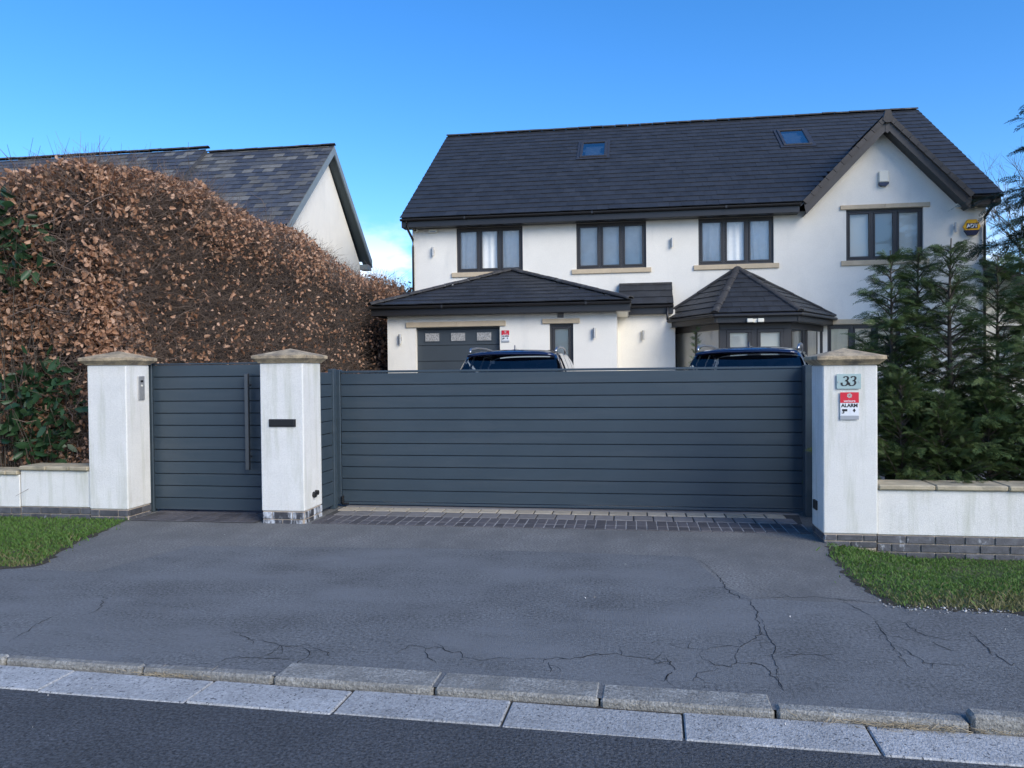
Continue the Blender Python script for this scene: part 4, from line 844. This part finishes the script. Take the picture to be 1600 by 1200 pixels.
# ================================================================ CARS
def suv(name, label, loc, rz):
    t = thing(name, label, 'car', loc, rz, 'dark blue cars parked behind the gate')
    L = 4.9
    ys = [0, .06, .16, .32, .50, .62, .80, 1.3, 1.9, 2.5, 2.95, 3.25, 3.6, 3.75, 4.3, 4.7, 4.86, 4.9]
    zr = [.85, 1.10, 1.24, 1.50, 1.70, 1.765, 1.785, 1.805, 1.805, 1.785, 1.72, 1.52, 1.24, 1.17, 1.10, 1.0, .85, .75]
    def W(y): return .97 - .12 * max(0, (.5 - y) / .5) ** 2 - .16 * max(0, (y - 4.1) / .8) ** 2
    def section(y, z):
        w = W(y); belt = min(1.12, z - .03); k = max(0, min(1, (z - 1.15) / .6)); wt = w * (.955 - .19 * k); h = z - belt
        return [(w * .90, .30), (w * .985, .42), (w, .62), (w * .995, .85), (w * .965, belt), (w * .955 + (wt - w * .955) * .55, belt + h * .55), (wt, belt + h * .86), (wt - .04 - .02 * k, z - .018 * k - .008), (wt * .6, z + .008 * k), (0, z + .016 * k)]
    V = []; F = []; n = 10
    for y, z in zip(ys, zr):
        s = section(y, z); V += [(-x, y, q) for x, q in s] + [(x, y, q) for x, q in s[::-1][1:]]
    m = 2 * n - 1
    def opening(i, k):
        kk = min(k, m - 2 - k); y0, y1 = ys[i], ys[i + 1]
        return (kk in (4, 5) and y0 >= .80 and y1 <= 2.95) or (kk >= 6 and ((y0 >= .16 and y1 <= .50) or (y0 >= 2.95 and y1 <= 3.6)))
    for i in range(len(ys) - 1): F += [(i * m + k, i * m + k + 1, (i + 1) * m + k + 1, (i + 1) * m + k) for k in range(m - 1) if not opening(i, k)] + [(i * m + m - 1, i * m, (i + 1) * m, (i + 1) * m + m - 1)]
    F += [tuple(range(m)), tuple(range((len(ys) - 1) * m, len(ys) * m))[::-1]]
    mb = MB(); mb.add(V, F); body = mb.build('body', 'car_paint', t, True); sb = body.modifiers.new('s', 'SUBSURF'); sb.levels = 1; sb.render_levels = 2
    def zat(y): return float(np.interp(y, ys, zr))
    def P(y, s, off=.006):
        q = section(y, zat(y)); i = min(int(s), 8); f = s - i; a = Vector((q[i][0], y, q[i][1])); b = Vector((q[i + 1][0], y, q[i + 1][1])); return a.lerp(b, f)
    def patch(name, y0s, s0, s1, side, m, parent, ny=10, ns=6, off=.012, both=False):
        V = []; F = []
        for i in range(ny + 1):
            for j in range(ns + 1):
                ya, yb = y0s(j / ns); y = ya + (yb - ya) * i / ny; s = s0 + (s1 - s0) * j / ns
                p = P(y, s); e = .02; ty = P(y + e, s) - P(y - e, s); ts = P(y, min(9, s + .05)) - P(y, max(0, s - .05)); nn = ty.cross(ts); nn = nn.normalized() if nn.length > 1e-9 else Vector((0, 0, 1))
                if nn.x * p.x + (nn.z) * .8 + 0 < 0: nn = -nn
                q = p + nn * off; V.append((q.x * side, q.y, q.z))
        F = [(i * (ns + 1) + j, i * (ns + 1) + j + 1, (i + 1) * (ns + 1) + j + 1, (i + 1) * (ns + 1) + j) for i in range(ny) for j in range(ns)]
        mb = MB(); mb.add(V, F); return mb
    for side in (-1, 1):
        for (a, b, c, d) in ((.80, .52, 1.30, 1.30), (1.36, 1.36, 2.20, 2.20), (2.26, 2.26, 3.30, 2.85)):   # quarter, rear door, front door glass
            mb = patch('w', lambda v, a=a, b=b, c=c, d=d: (d + 0 * v if False else (a if a < 1 and b < a else a), c + (d - c) * v), 4.25, 6.25, side, None, None); mb.build('side_window', 'car_glass', t, True)
    for nm, ya, yb in (('rear_window', .20, .545), ('windscreen', 2.98, 3.56)):
        V = []; F = []; A, B = 10, 12
        for i in range(A + 1):
            y = ya + (yb - ya) * i / A
            q = section(y, zat(y)); wt = q[6][0] - .05
            for j in range(B + 1):
                u = -1 + 2 * j / B; x = u * wt; zz = zat(y) + .012 - .035 * abs(u) ** 3; V.append((x, y - (.035 if nm == 'rear_window' else -.03), zz))
        F = [(i * (B + 1) + j, i * (B + 1) + j + 1, (i + 1) * (B + 1) + j + 1, (i + 1) * (B + 1) + j) for i in range(A) for j in range(B)]
        mb = MB(); mb.add(V, F); mb.build(nm, 'car_glass', t, True)
    for side in (-1, 1):
        for a, c in ((1.27, 1.39), (2.17, 2.29)): patch('p', lambda v, a=a, c=c: (a, c), 4.2, 6.3, side, None, None, ny=2, off=.004).build('door_pillar', 'car_trim', t, True)
        for yb_, zb_ in ((1.55, 1.08), (2.45, 1.12)):
            mb = MB(); mb.cbox(side * .42 - .24, side * .42 + .24, yb_ - .08, yb_ + .06, .55, zb_ + .28, .05); mb.cbox(side * .42 - .12, side * .42 + .12, yb_ - .07, yb_ + .03, zb_ + .31, zb_ + .50, .045); mb.tube([(side * .42, yb_, zb_ + .2), (side * .42, yb_ - .02, zb_ + .4)], .02, 6); mb.build('seat', 'seat', t)
    mb = MB(); mb.cbox(-.80, .80, .35, 3.4, .45, .98, .04); mb.cbox(-.78, .78, 3.0, 3.5, .9, 1.12, .05); mb.build('cabin_lining', 'seat', t)
    mb = MB(); mb.cbox(-.12, .12, 2.86, 2.90, 1.52, 1.60, .015); mb.tube([(0, 2.88, 1.6), (0, 2.90, 1.68)], .012, 6); mb.build('rear_view_mirror', 'seat', t)
    # spoiler over the rear window
    V = []; F = []; B = 12
    for j in range(B + 1):
        u = -1 + 2 * j / B; x = u * .69; dz = -.035 * abs(u) ** 4; V += [(x, .36 + .05 * u * u, 1.705 + dz), (x, .37 + .05 * u * u, 1.745 + dz), (x, .72, 1.775 + dz), (x, .72, 1.74 + dz)]
    F = [(4 * j + k, 4 * j + (k + 1) % 4, 4 * j + 4 + (k + 1) % 4, 4 * j + 4 + k) for j in range(B) for k in range(4)] + [(0, 1, 2, 3), (4 * B + 3, 4 * B + 2, 4 * B + 1, 4 * B)]
    mb = MB(); mb.add(V, F); sp = mb.build('roof_spoiler', 'car_paint', t, True)
    for s in (-1, 1):
        mb = MB(); mb.tube([(s * .69, .62, 1.755), (s * .70, .74, 1.81), (s * .70, 1.3, 1.845), (s * .69, 2.0, 1.85), (s * .67, 2.6, 1.825), (s * .66, 2.78, 1.765)], .018, 8); mb.build('roof_rail', 'rail', t, True)
        mb = MB(); mb.cbox(s * .98 - .06, s * .98 + .10 * s + .06, 2.95, 3.10, 1.10, 1.25, .03); mb.build('wing_mirror', 'car_paint', t)
        mb = MB(); mb.cbox(s * .74 - .17, s * .74 + .17, -.01, .12, .92, 1.06, .02); mb.build('tail_light', 'lamp_red', t)
        for y in (.95, 3.95):
            mb = MB(); mb.tube([(s * .74, y, .37), (s * .97, y, .37)], .37, 28); w = mb.build('wheel', 'tyre', t); mb = MB(); mb.tube([(s * .965, y, .37), (s * .985, y, .37)], .25, 20); mb.build('rim', 'rail', w)
    mb = MB(); mb.prism([(0, .80, 1.775), (0, 1.02, 1.79), (0, .90, 1.865), (0, .84, 1.87)], (.012, 0, 0)); mb.prism([(-.03, .78, 1.772), (.04, .78, 1.772), (.04, 1.06, 1.79), (-.03, 1.06, 1.79)], (0, 0, .025)); mb.build('antenna_fin', 'car_paint', t)
    mb = MB(); mb.cbox(-.26, .26, -.03, .0, .80, .91, .004); mb.build('number_plate', 'yellow_plastic', t)
    return t
suv('parked_car', 'dark blue estate car parked in front of the garage door', (-1.86, 11.55, .20), 0)
suv('parked_car', 'dark blue estate car parked at an angle in front of the bay window', (1.50, 10.85, .17), R(-14))

# ================================================================ PLANTING
def leaves(P, size, seed, fold=.35, ratio=.6, up=0.):
    r = np.random.default_rng(seed); m = len(P); A = r.normal(size=(m, 3)); A[:, 2] -= up; A /= np.linalg.norm(A, axis=1)[:, None]; B = r.normal(size=(m, 3)); B -= (B * A).sum(1)[:, None] * A; B /= np.linalg.norm(B, axis=1)[:, None]; Cc = np.cross(A, B)
    s = (size * (.5 + 1.0 * r.random(m) ** 1.3))[:, None]; w = s * ratio * .5; f = s * fold * .5 * (.3 + r.random(m))[:, None]; bend = s * .15 * r.normal(size=m)[:, None]
    pts = [P, P + A * s * .3 + B * w + Cc * f, P + A * s * .72 + B * w * .85 + Cc * (f * .8 + bend), P + A * s + Cc * bend * 1.6, P + A * s * .72 - B * w * .85 + Cc * (f * .8 + bend), P + A * s * .3 - B * w + Cc * f]
    V = np.stack(pts, 1); i = np.arange(m) * 6; F = np.concatenate([np.stack([i, i + 1, i + 2, i + 3], 1), np.stack([i, i + 3, i + 4, i + 5], 1)]); return V.reshape(-1, 3), F
def twigs(P, D, length, rad, seed, k=4, wob=.25):
    r = np.random.default_rng(seed); m = len(P); pts = [P]; d = D / np.linalg.norm(D, axis=1)[:, None]; L = length * (.4 + .9 * r.random(m))
    for i in range(k - 1):
        d = d + r.normal(size=(m, 3)) * wob; d /= np.linalg.norm(d, axis=1)[:, None]; pts.append(pts[-1] + d * (L / (k - 1))[:, None])
    V = []; 
    for i, p in enumerate(pts):
        u = np.cross(d, np.array([.3, .5, .8])); u /= np.linalg.norm(u, axis=1)[:, None] + 1e-9; w = np.cross(d, u); rr = rad * (1 - .75 * i / (k - 1))
        for q in range(3): a = 2 * pi * q / 3; V.append(p + (u * math.cos(a) + w * math.sin(a)) * rr)
    V = np.stack(V, 1); base = np.arange(m) * (3 * k); F = []
    for i in range(k - 1):
        for q in range(3): F.append(np.stack([base + 3 * i + q, base + 3 * i + (q + 1) % 3, base + 3 * i + 3 + (q + 1) % 3, base + 3 * i + 3 + q], 1))
    return V.reshape(-1, 3), np.concatenate(F)
# ---- beech hedge: a long block of twigs running back from the street
def hx(Y): return -6.25 - .70 * (Y - 8.5) / 12.0
HTOP = 4.30
def hedge_pts(n, seed, deep=.40, y0=8.45, y1=20.5):
    r = np.random.default_rng(seed); out = []
    k = r.random(n); a = 1 / y0; b = 1 / y1; Y = 1 / (a + (b - a) * r.random(n)); Z = .05 + (HTOP - .05) * r.random(n); dep = deep * r.random(n) ** 1.6
    X = hx(Y) - dep; nrm = np.tile(np.array([1., -.15, .1]), (n, 1))
    fr = k < .30; X[fr] = hx(y0) - 3.6 * r.random(fr.sum()); Y[fr] = y0 + dep[fr]; nrm[fr] = (.1, -1, .1)
    tp = (k > .80); X[tp] = hx(Y[tp]) - 1.5 * r.random(tp.sum()); Z[tp] = HTOP - dep[tp]; nrm[tp] = (.2, -.1, 1)
    # round the arris and make the faces uneven
    ed = np.clip((Z - (HTOP - .55)) / .55, 0, 1); inw = .26 * ed ** 2
    X = np.where(~fr, np.minimum(X, hx(Y) - inw * (Z < HTOP + 1)), X); Y = np.where(fr, Y + inw, Y)
    P = np.stack([X, Y, Z], 1); cor = np.clip((P[:, 0] - (hx(y0) - .35)) / .35, 0, 1) * np.clip((y0 + .5 - P[:, 1]) / .5, 0, 1); P[:, 1] += .22 * cor ** 2; P[:, 0] -= .12 * cor
    P += nrm * (.11 * snoise(P, 1.1, 3) + .05 * snoise(P, 3.1, 4))[:, None]; P[:, 2] += (.06 * snoise(P, .8, 9) + np.interp(P[:, 1], [8.4, 9.4, 11, 15, 18, 20.5], [-.15, 0, .28, .30, .15, -.1])) * (P[:, 2] / HTOP)
    return P, nrm, fr, tp
hd_ = thing('beech_hedge', 'tall clipped beech hedge with coppery brown leaves along the left boundary', 'hedge', (-7.2, 13, 0)); HDO = np.array([-7.2, 13, 0])
Pt, Nt, frt, tpt = hedge_pts(44000, 31, .42)
V, F = twigs(Pt - Nt * .25, Nt * .8 + np.random.default_rng(1).normal(size=Pt.shape) * .75, .48, .0044, 32); o = link('twigs', np_mesh('twigs', V - HDO, F, 'beech_twig'), hd_); o['kind'] = 'stuff'
Pb, Nb, _, _ = hedge_pts(500, 33, .35)
V, F = twigs(Pb - Nb * .3, np.random.default_rng(2).normal(size=Pb.shape) * np.array([.5, 1, .9]) + np.array([0, 0, .15]), .95, .009, 34, 7, .30); o = link('branches', np_mesh('branches', V - HDO, F, 'beech_twig'), hd_); o['kind'] = 'stuff'
Pl, Nl, frl, tpl = hedge_pts(95000, 35, .34)
nn = snoise(Pl, 2.0, 41) + .6 * snoise(Pl, 5.5, 42); keep = np.random.default_rng(5).random(len(Pl))
bare = np.clip((Pl[:, 1] - 9.0) / 1.2, 0, 1) * np.clip((HTOP - .30 - Pl[:, 2]) / .5, 0, 1)
dens = .48 - .44 * bare + (.55 - .27 * bare) * nn
dens[tpl] = np.where(Pl[tpl, 1] < 11, .75, .45)
sel = keep < np.clip(dens, .05, 1)
V, F = leaves(Pl[sel], .066, 36, fold=.7, up=.5); o = link('leaves', np_mesh('leaves', V - HDO, F, 'beech_leaf'), hd_); o['kind'] = 'stuff'
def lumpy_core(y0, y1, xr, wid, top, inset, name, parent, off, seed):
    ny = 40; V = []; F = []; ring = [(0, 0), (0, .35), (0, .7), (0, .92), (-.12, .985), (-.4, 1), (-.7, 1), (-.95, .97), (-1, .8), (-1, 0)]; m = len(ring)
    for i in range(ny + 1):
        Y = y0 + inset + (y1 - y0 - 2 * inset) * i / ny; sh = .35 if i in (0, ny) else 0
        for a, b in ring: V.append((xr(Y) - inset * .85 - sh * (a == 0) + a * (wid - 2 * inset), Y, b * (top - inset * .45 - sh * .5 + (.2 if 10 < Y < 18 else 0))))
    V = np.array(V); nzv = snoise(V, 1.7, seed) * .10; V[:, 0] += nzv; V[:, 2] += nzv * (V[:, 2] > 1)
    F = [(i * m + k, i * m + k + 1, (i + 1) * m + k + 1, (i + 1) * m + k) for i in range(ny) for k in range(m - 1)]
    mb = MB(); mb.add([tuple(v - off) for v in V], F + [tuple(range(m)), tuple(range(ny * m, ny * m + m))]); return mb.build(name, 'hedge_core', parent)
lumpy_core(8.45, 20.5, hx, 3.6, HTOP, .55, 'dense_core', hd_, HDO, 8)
# farther run of hedge beside the garage
h2 = thing('beech_hedge', 'farther coppery hedge seen in the gap beside the garage', 'hedge', (-7.6, 23.5, 0)); o2 = np.array([-7.6, 23.5, 0]); r = np.random.default_rng(50); n = 9000
Y = 20.6 + 6.4 * r.random(n); face = r.random(n) < .5; X = np.where(face, -7.0, -7.0 - 1.2 * r.random(n)); Z = np.where(face, 4.15 * r.random(n), 4.15); P = np.stack([X, Y, Z], 1); P += .12 * r.normal(size=P.shape); P[:, 2] += .12 * snoise(P, 1.2, 5) - .03 * (Y - 20.6)
V, F = leaves(P, .09, 51); o = link('leaves', np_mesh('leaves', V - o2, F, 'beech_leaf'), h2); o['kind'] = 'stuff'
V, F = twigs(P[:4000], r.normal(size=(4000, 3)) + np.array([.3, 0, .5]), .5, .006, 52); o = link('twigs', np_mesh('twigs', V - o2, F, 'beech_twig'), h2); o['kind'] = 'stuff'
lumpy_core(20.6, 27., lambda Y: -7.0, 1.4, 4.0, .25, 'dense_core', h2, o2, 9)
# laurel growing through the front of the hedge
def laurel(label, c, rad, n, seed):
    t = thing('laurel_shrub', label, 'shrub', (c[0], c[1], 0)); r = np.random.default_rng(seed); d = r.normal(size=(n, 3)); d /= np.linalg.norm(d, axis=1)[:, None]; P = np.array([0, 0, c[2]]) + d * np.array(rad) * (.55 + .45 * r.random(n) ** .5)[:, None]; P += .10 * r.normal(size=P.shape); P = P[P[:, 2] > .1]
    V, F = leaves(P, .15, seed + 1, .18, .42, .2); o = link('leaves', np_mesh('leaves', V, F, 'laurel_leaf', True), t); o['kind'] = 'stuff'
    k = 40; V, F = twigs(np.tile(np.array([[0., 0.1, .02]]), (k, 1)) + r.normal(size=(k, 3)) * np.array([.12, .05, 0]), (P[:k] - np.array([0, 0, .1])), c[2] * 1.15, .009, seed + 2, 6, .1); o = link('stems', np_mesh('stems', V, F, 'bark'), t); o['kind'] = 'stuff'
laurel('green laurel bush low behind the left wall, lower one in the hedge', (-7.12, 8.42, 1.2), (.48, .16, .60), 420, 60)
laurel('green laurel sprig high in the hedge at the left edge', (-7.65, 8.36, 3.25), (.55, .2, .6), 260, 64)

# ---- conifers
def spray_template(r):
    # flat feathery spray along +Y, length 1
    V = []; F = []
    def blade(p, d, l, w):
        n = len(V); s = Vector((-d.y, d.x, 0)).normalized() * w; p = Vector(p); V.extend([p - s * .5, p + d * l * .5 - s, p + d * l, p + d * l * .5 + s]); F.append((n, n + 1, n + 2, n + 3))
    blade((0, 0, 0), Vector((0, 1, 0)), 1.0, .014)
    k = 11
    for i in range(k):
        y = .06 + .88 * i / (k - 1)
        for s in (-1, 1):
            l = (.34 * (1 - y) + .09) * (.65 + .6 * r.random()); a = R(30 + 14 * r.random()); d = Vector((s * math.sin(a), math.cos(a), (r.random() - .5) * .3)); blade((0, y, 0), d, l, .015)
            for q in range(4):
                f = .2 + .2 * q; a2 = a + s * 0 + R(30) * (1 if q % 2 else -1); d2 = Vector((s * math.sin(a2), math.cos(a2), (r.random() - .5) * .4)); p = Vector((0, y, 0)) + d * l * f; blade(p, d2, l * .38 * (1.1 - f * .5), .014)
    return np.array([tuple(v) for v in V]), np.array(F)
STV = [spray_template(random.Random(70 + i)) for i in range(3)]
def place_sprays(P, D, S, seed, droop=.25):
    r = np.random.default_rng(seed); Vs = []; Fs = []; off = 0; D = D / np.linalg.norm(D, axis=1)[:, None]
    for i in range(len(P)):
        T, TF = STV[i % 3]; y = D[i]; z = np.array([0, 0, 1.]) + r.normal(size=3) * .55; x = np.cross(y, z); x /= np.linalg.norm(x) + 1e-9; z = np.cross(x, y); t = T * S[i]
        w = np.outer(t[:, 0], x) + np.outer(t[:, 1], y) + np.outer(t[:, 2], z); w[:, 2] -= droop * (T[:, 1] ** 2) * S[i]; Vs.append(w + P[i]); Fs.append(TF + off); off += len(T)
    return np.concatenate(Vs), np.concatenate(Fs)
def conifer(label, x, y, h, rad, nb, seed, ang=35, spray=.34, m='conifer_leaf', name='conifer_tree', zlo=.15, per=7, z0=0., droop=.25, sparse=1., dense_low=1.6, trunk=.035, group='young conifers behind the right wall'):
    t = thing(name, label, 'tree', (x, y, z0), 0, group); r = np.random.default_rng(seed); mb = MB(); bend = r.normal(size=2) * .02 * h
    tr = lambda z: np.array([bend[0] * math.sin(z / h * 2.2), bend[1] * math.sin(z / h * 2.), z])
    mb.tube([tuple(tr(h * k / 8)) for k in range(9)], [trunk * (1 - .93 * k / 8) + .003 for k in range(9)], 7); mb.build('trunk', 'bark', t, True)
    Ps = []; Ds = []; Ss = []; bm_ = MB()
    for b in range(nb):
        f = (b + r.random()) / nb; z = h * (zlo + (.97 - zlo) * f ** (1 / 1.0)); L = rad * (1 - f) ** .75 * (.7 + .5 * r.random()) * (dense_low if f < .3 else 1.) + .10; a = b * 2.4 + r.normal() * .4; el = R(ang + 25 * f + r.normal() * 8)
        d = np.array([math.cos(a) * math.cos(el), math.sin(a) * math.cos(el), math.sin(el)]); p0 = tr(z); path = [p0 + d * L * q + np.array([0, 0, -droop * .35 * L * q * q]) for q in (0, .33, .66, 1.)]
        bm_.tube([tuple(p) for p in path], [.010, .007, .005, .002], 4, False)
        k = max(2, int(per * (.5 + L / max(rad, .1))))
        for q in range(k):
            u = .15 + .85 * (q + r.random() * .6) / k; pos = p0 + d * L * u + np.array([0, 0, -droop * .35 * L * u * u]); sd = np.cross(d, [0, 0, 1.]); s = 1 if q % 2 else -1; dd = d * (.9) + sd * s * (.75 if u < .92 else .1) + r.normal(size=3) * .22
            Ps.append(pos); Ds.append(dd); Ss.append(spray * (.6 + .55 * r.random()) * (1.15 - .35 * u) * (1 - .35 * f))
    Ps.append(tr(h * .93)); Ds.append(np.array([0, 0, 1.])); Ss.append(spray * .8)
    V, F = place_sprays(np.array(Ps), np.array(Ds), np.array(Ss), seed + 1, droop); c = link('crown', np_mesh('crown', V, F, m), t); c['kind'] = 'stuff'; bm_.build('boughs', 'bark', t)
    return t
specs = [('conifer nearest the number 33 pillar, leftmost of the row', 1383, 392, 9.0, .62), ('second conifer from the right pillar with a slim open top', 1445, 386, 9.3, .66), ('third conifer from the right pillar, tallest with a thick stem', 1498, 372, 8.9, .78), ('fourth conifer from the right pillar beside the house corner', 1562, 398, 9.4, .85), ('last conifer of the row at the right edge of the picture', 1640, 370, 8.8, .85)]
for i, (lab, px, py, Y, rad) in enumerate(specs):
    p = onY(px, py, Y); conifer(lab, p.x, Y, p.z, rad * 1.12, 74, 80 + 3 * i, ang=20, spray=.31, per=13, dense_low=1.2, droop=.4, trunk=.03 if i != 2 else .045)
for i, (px, Y, hh, lab) in enumerate(((1412, 8.45, 1.55, 'low bushy conifer just behind the wall, nearest the pillar'), (1475, 8.40, 1.35, 'low bushy conifer behind the wall, middle of the low ones'), (1545, 8.45, 1.45, 'low bushy conifer behind the wall, right of the low ones'), (1620, 8.45, 1.5, 'low bushy conifer behind the wall at the picture edge'))):
    p = onY(px, 700, Y); conifer(lab, p.x, Y, hh, .68, 80, 120 + 3 * i, ang=26, spray=.19, per=19, zlo=.05, dense_low=1.0, trunk=.025, group='low conifers behind the right wall')
conifer('large dark spruce reaching into the picture at the right edge', 10.75, 18.6, 11.0, 2.8, 170, 150, ang=-8, spray=.75, m='spruce_leaf', name='spruce_tree', zlo=.36, per=17, z0=.5, trunk=.16, group='trees beyond the house', dense_low=1.0, droop=.3)
V, F = place_sprays(np.array([[.12 * math.sin(k * .9) * (1 - k / 60), .12 * math.cos(k * .9) * (1 - k / 60), .75 + 1.4 * k / 60] for k in range(60)]), np.array([[math.sin(k * .9), math.cos(k * .9), 1.1] for k in range(60)]), np.full(60, .19), 3); o = link('foliage', np_mesh('foliage', V, F, 'conifer_leaf'), tp); o['kind'] = 'stuff'

# ---- bare winter trees
def bare_tree(label, x, y, h, seed, spread=.5, depth=6, z0=.5, r0=.14, group='bare trees beyond the houses'):
    r = random.Random(seed); t = thing('bare_tree', label, 'tree', (x, y, z0), 0, group); tk = MB(); br = MB()
    def grow(p, d, L, rad, lev, mb):
        pts = [p]; q = p; dd = d
        for i in range(3): dd = (dd + Vector((r.gauss(0, .12), r.gauss(0, .12), .06))).normalized(); q = q + dd * L / 3; pts.append(q)
        mb.tube(pts, [rad, rad * .88, rad * .78, rad * .66], 6 if lev < 3 else 3, False)
        if lev >= depth: return
        for k in range(3 if lev else 4):
            a = r.random() * 6.28; sp = spread * (.6 + .8 * r.random()); o = dd.orthogonal().normalized(); o2 = dd.cross(o); nd = (dd + (o * math.cos(a) + o2 * math.sin(a)) * sp).normalized()
            grow(pts[2].lerp(pts[3], r.random()) if k else pts[3], nd, L * (.66 + .2 * r.random()), rad * (.62 if k == 0 else .5), lev + 1, br)
    grow(Vector((0, 0, -.1)), Vector((0, 0, 1)), h * .27, r0, 0, tk); tk.build('trunk', 'bark', t, True); br.build('branches', 'bare_branch', t); return t
bare_tree('bare tree behind the right end of the house roof', 15.0, 33, 10.5, 5, .55, 6, .5, .15)
bare_tree('bare tree farther right behind the spruce', 19.5, 36, 11.5, 8, .5, 6, .5, .16)
bare_tree('bare tree in the gap between the two houses', -16.5, 48, 9.0, 12, .6, 6, .5, .16)
bare_tree('bare tree top just right of the gap between the houses', -13.2, 52, 7.5, 14, .65, 6, .5, .14)
bare_tree('tall bare roadside tree across the road, mirrored in the upper windows', 3.0, -13.5, 13, 17, .5, 6, 0, .2, 'trees across the road')
bare_tree('second bare roadside tree across the road', -7.5, -14.5, 12, 19, .5, 6, 0, .2, 'trees across the road')

# ================================================================ SMALL DETAILS
r = np.random.default_rng(200); n = 260      # straw and leaf litter in the gutter
ctr = np.array([[-2.55, kl(-2.55, 3.84)], [1.42, kl(1.42, 3.82)], [1.2, kl(1.2, 3.83)]]); c = ctr[r.integers(0, 3, n)]; P = np.c_[c[:, 0] + r.normal(size=n) * .16, c[:, 1] + r.normal(size=n) * .016, -.022 + .012 * r.random(n)]
D = np.c_[r.normal(size=n), r.normal(size=n) * .35, r.normal(size=n) * .08]; V, F = twigs(P, D, .085, .0018, 201, 3, .2); o = link('straw_litter', np_mesh('straw_litter', V, F, 'litter')); tag(o, 'dry straw and twigs lying in the gutter under the kerb', 'litter', kind='stuff')
n = 520; X = 1.72 + 4.5 * r.random(n); Yv = np.interp(X, [1.8, 2.6, 7], [5.63, 5.55, 5.43]) + r.normal(size=n) * .055 + .03 * np.sin(X * 9); V = []; F = []
for i in range(n):
    s = .003 + .010 * r.random() ** 2; b = len(V); q = r.normal(size=(6, 3)) * .18 + np.array([[1, 0, 0], [-1, 0, 0], [0, 1, 0], [0, -1, 0], [0, 0, .7], [0, 0, -.7]]); V += [tuple(np.array([X[i], Yv[i], .006]) + k * s) for k in q]; F += [(b + a, b + c_, b + d_) for a, c_, d_ in ((0, 2, 4), (2, 1, 4), (1, 3, 4), (3, 0, 4), (2, 0, 5), (1, 2, 5), (3, 1, 5), (0, 3, 5))]
o = link('verge_gravel', np_mesh('verge_gravel', V, F, 'pebble')); tag(o, 'loose pale gravel along the front of the right grass verge', 'gravel', kind='stuff')
n = 70; P = np.c_[-4.5 + 7 * r.random(n), 3 + 5 * r.random(n), np.full(n, .003)]; P[:, 2] = np.where(P[:, 1] < 3.5, -.029, .003); V, F = leaves(P, .012, 203); V[:, 2] = np.clip(V[:, 2], -.030, .012); o = link('fallen_bits', np_mesh('fallen_bits', V, F, 'pebble')); tag(o, 'tiny pale crumbs and chips scattered over the asphalt', 'debris', kind='stuff')
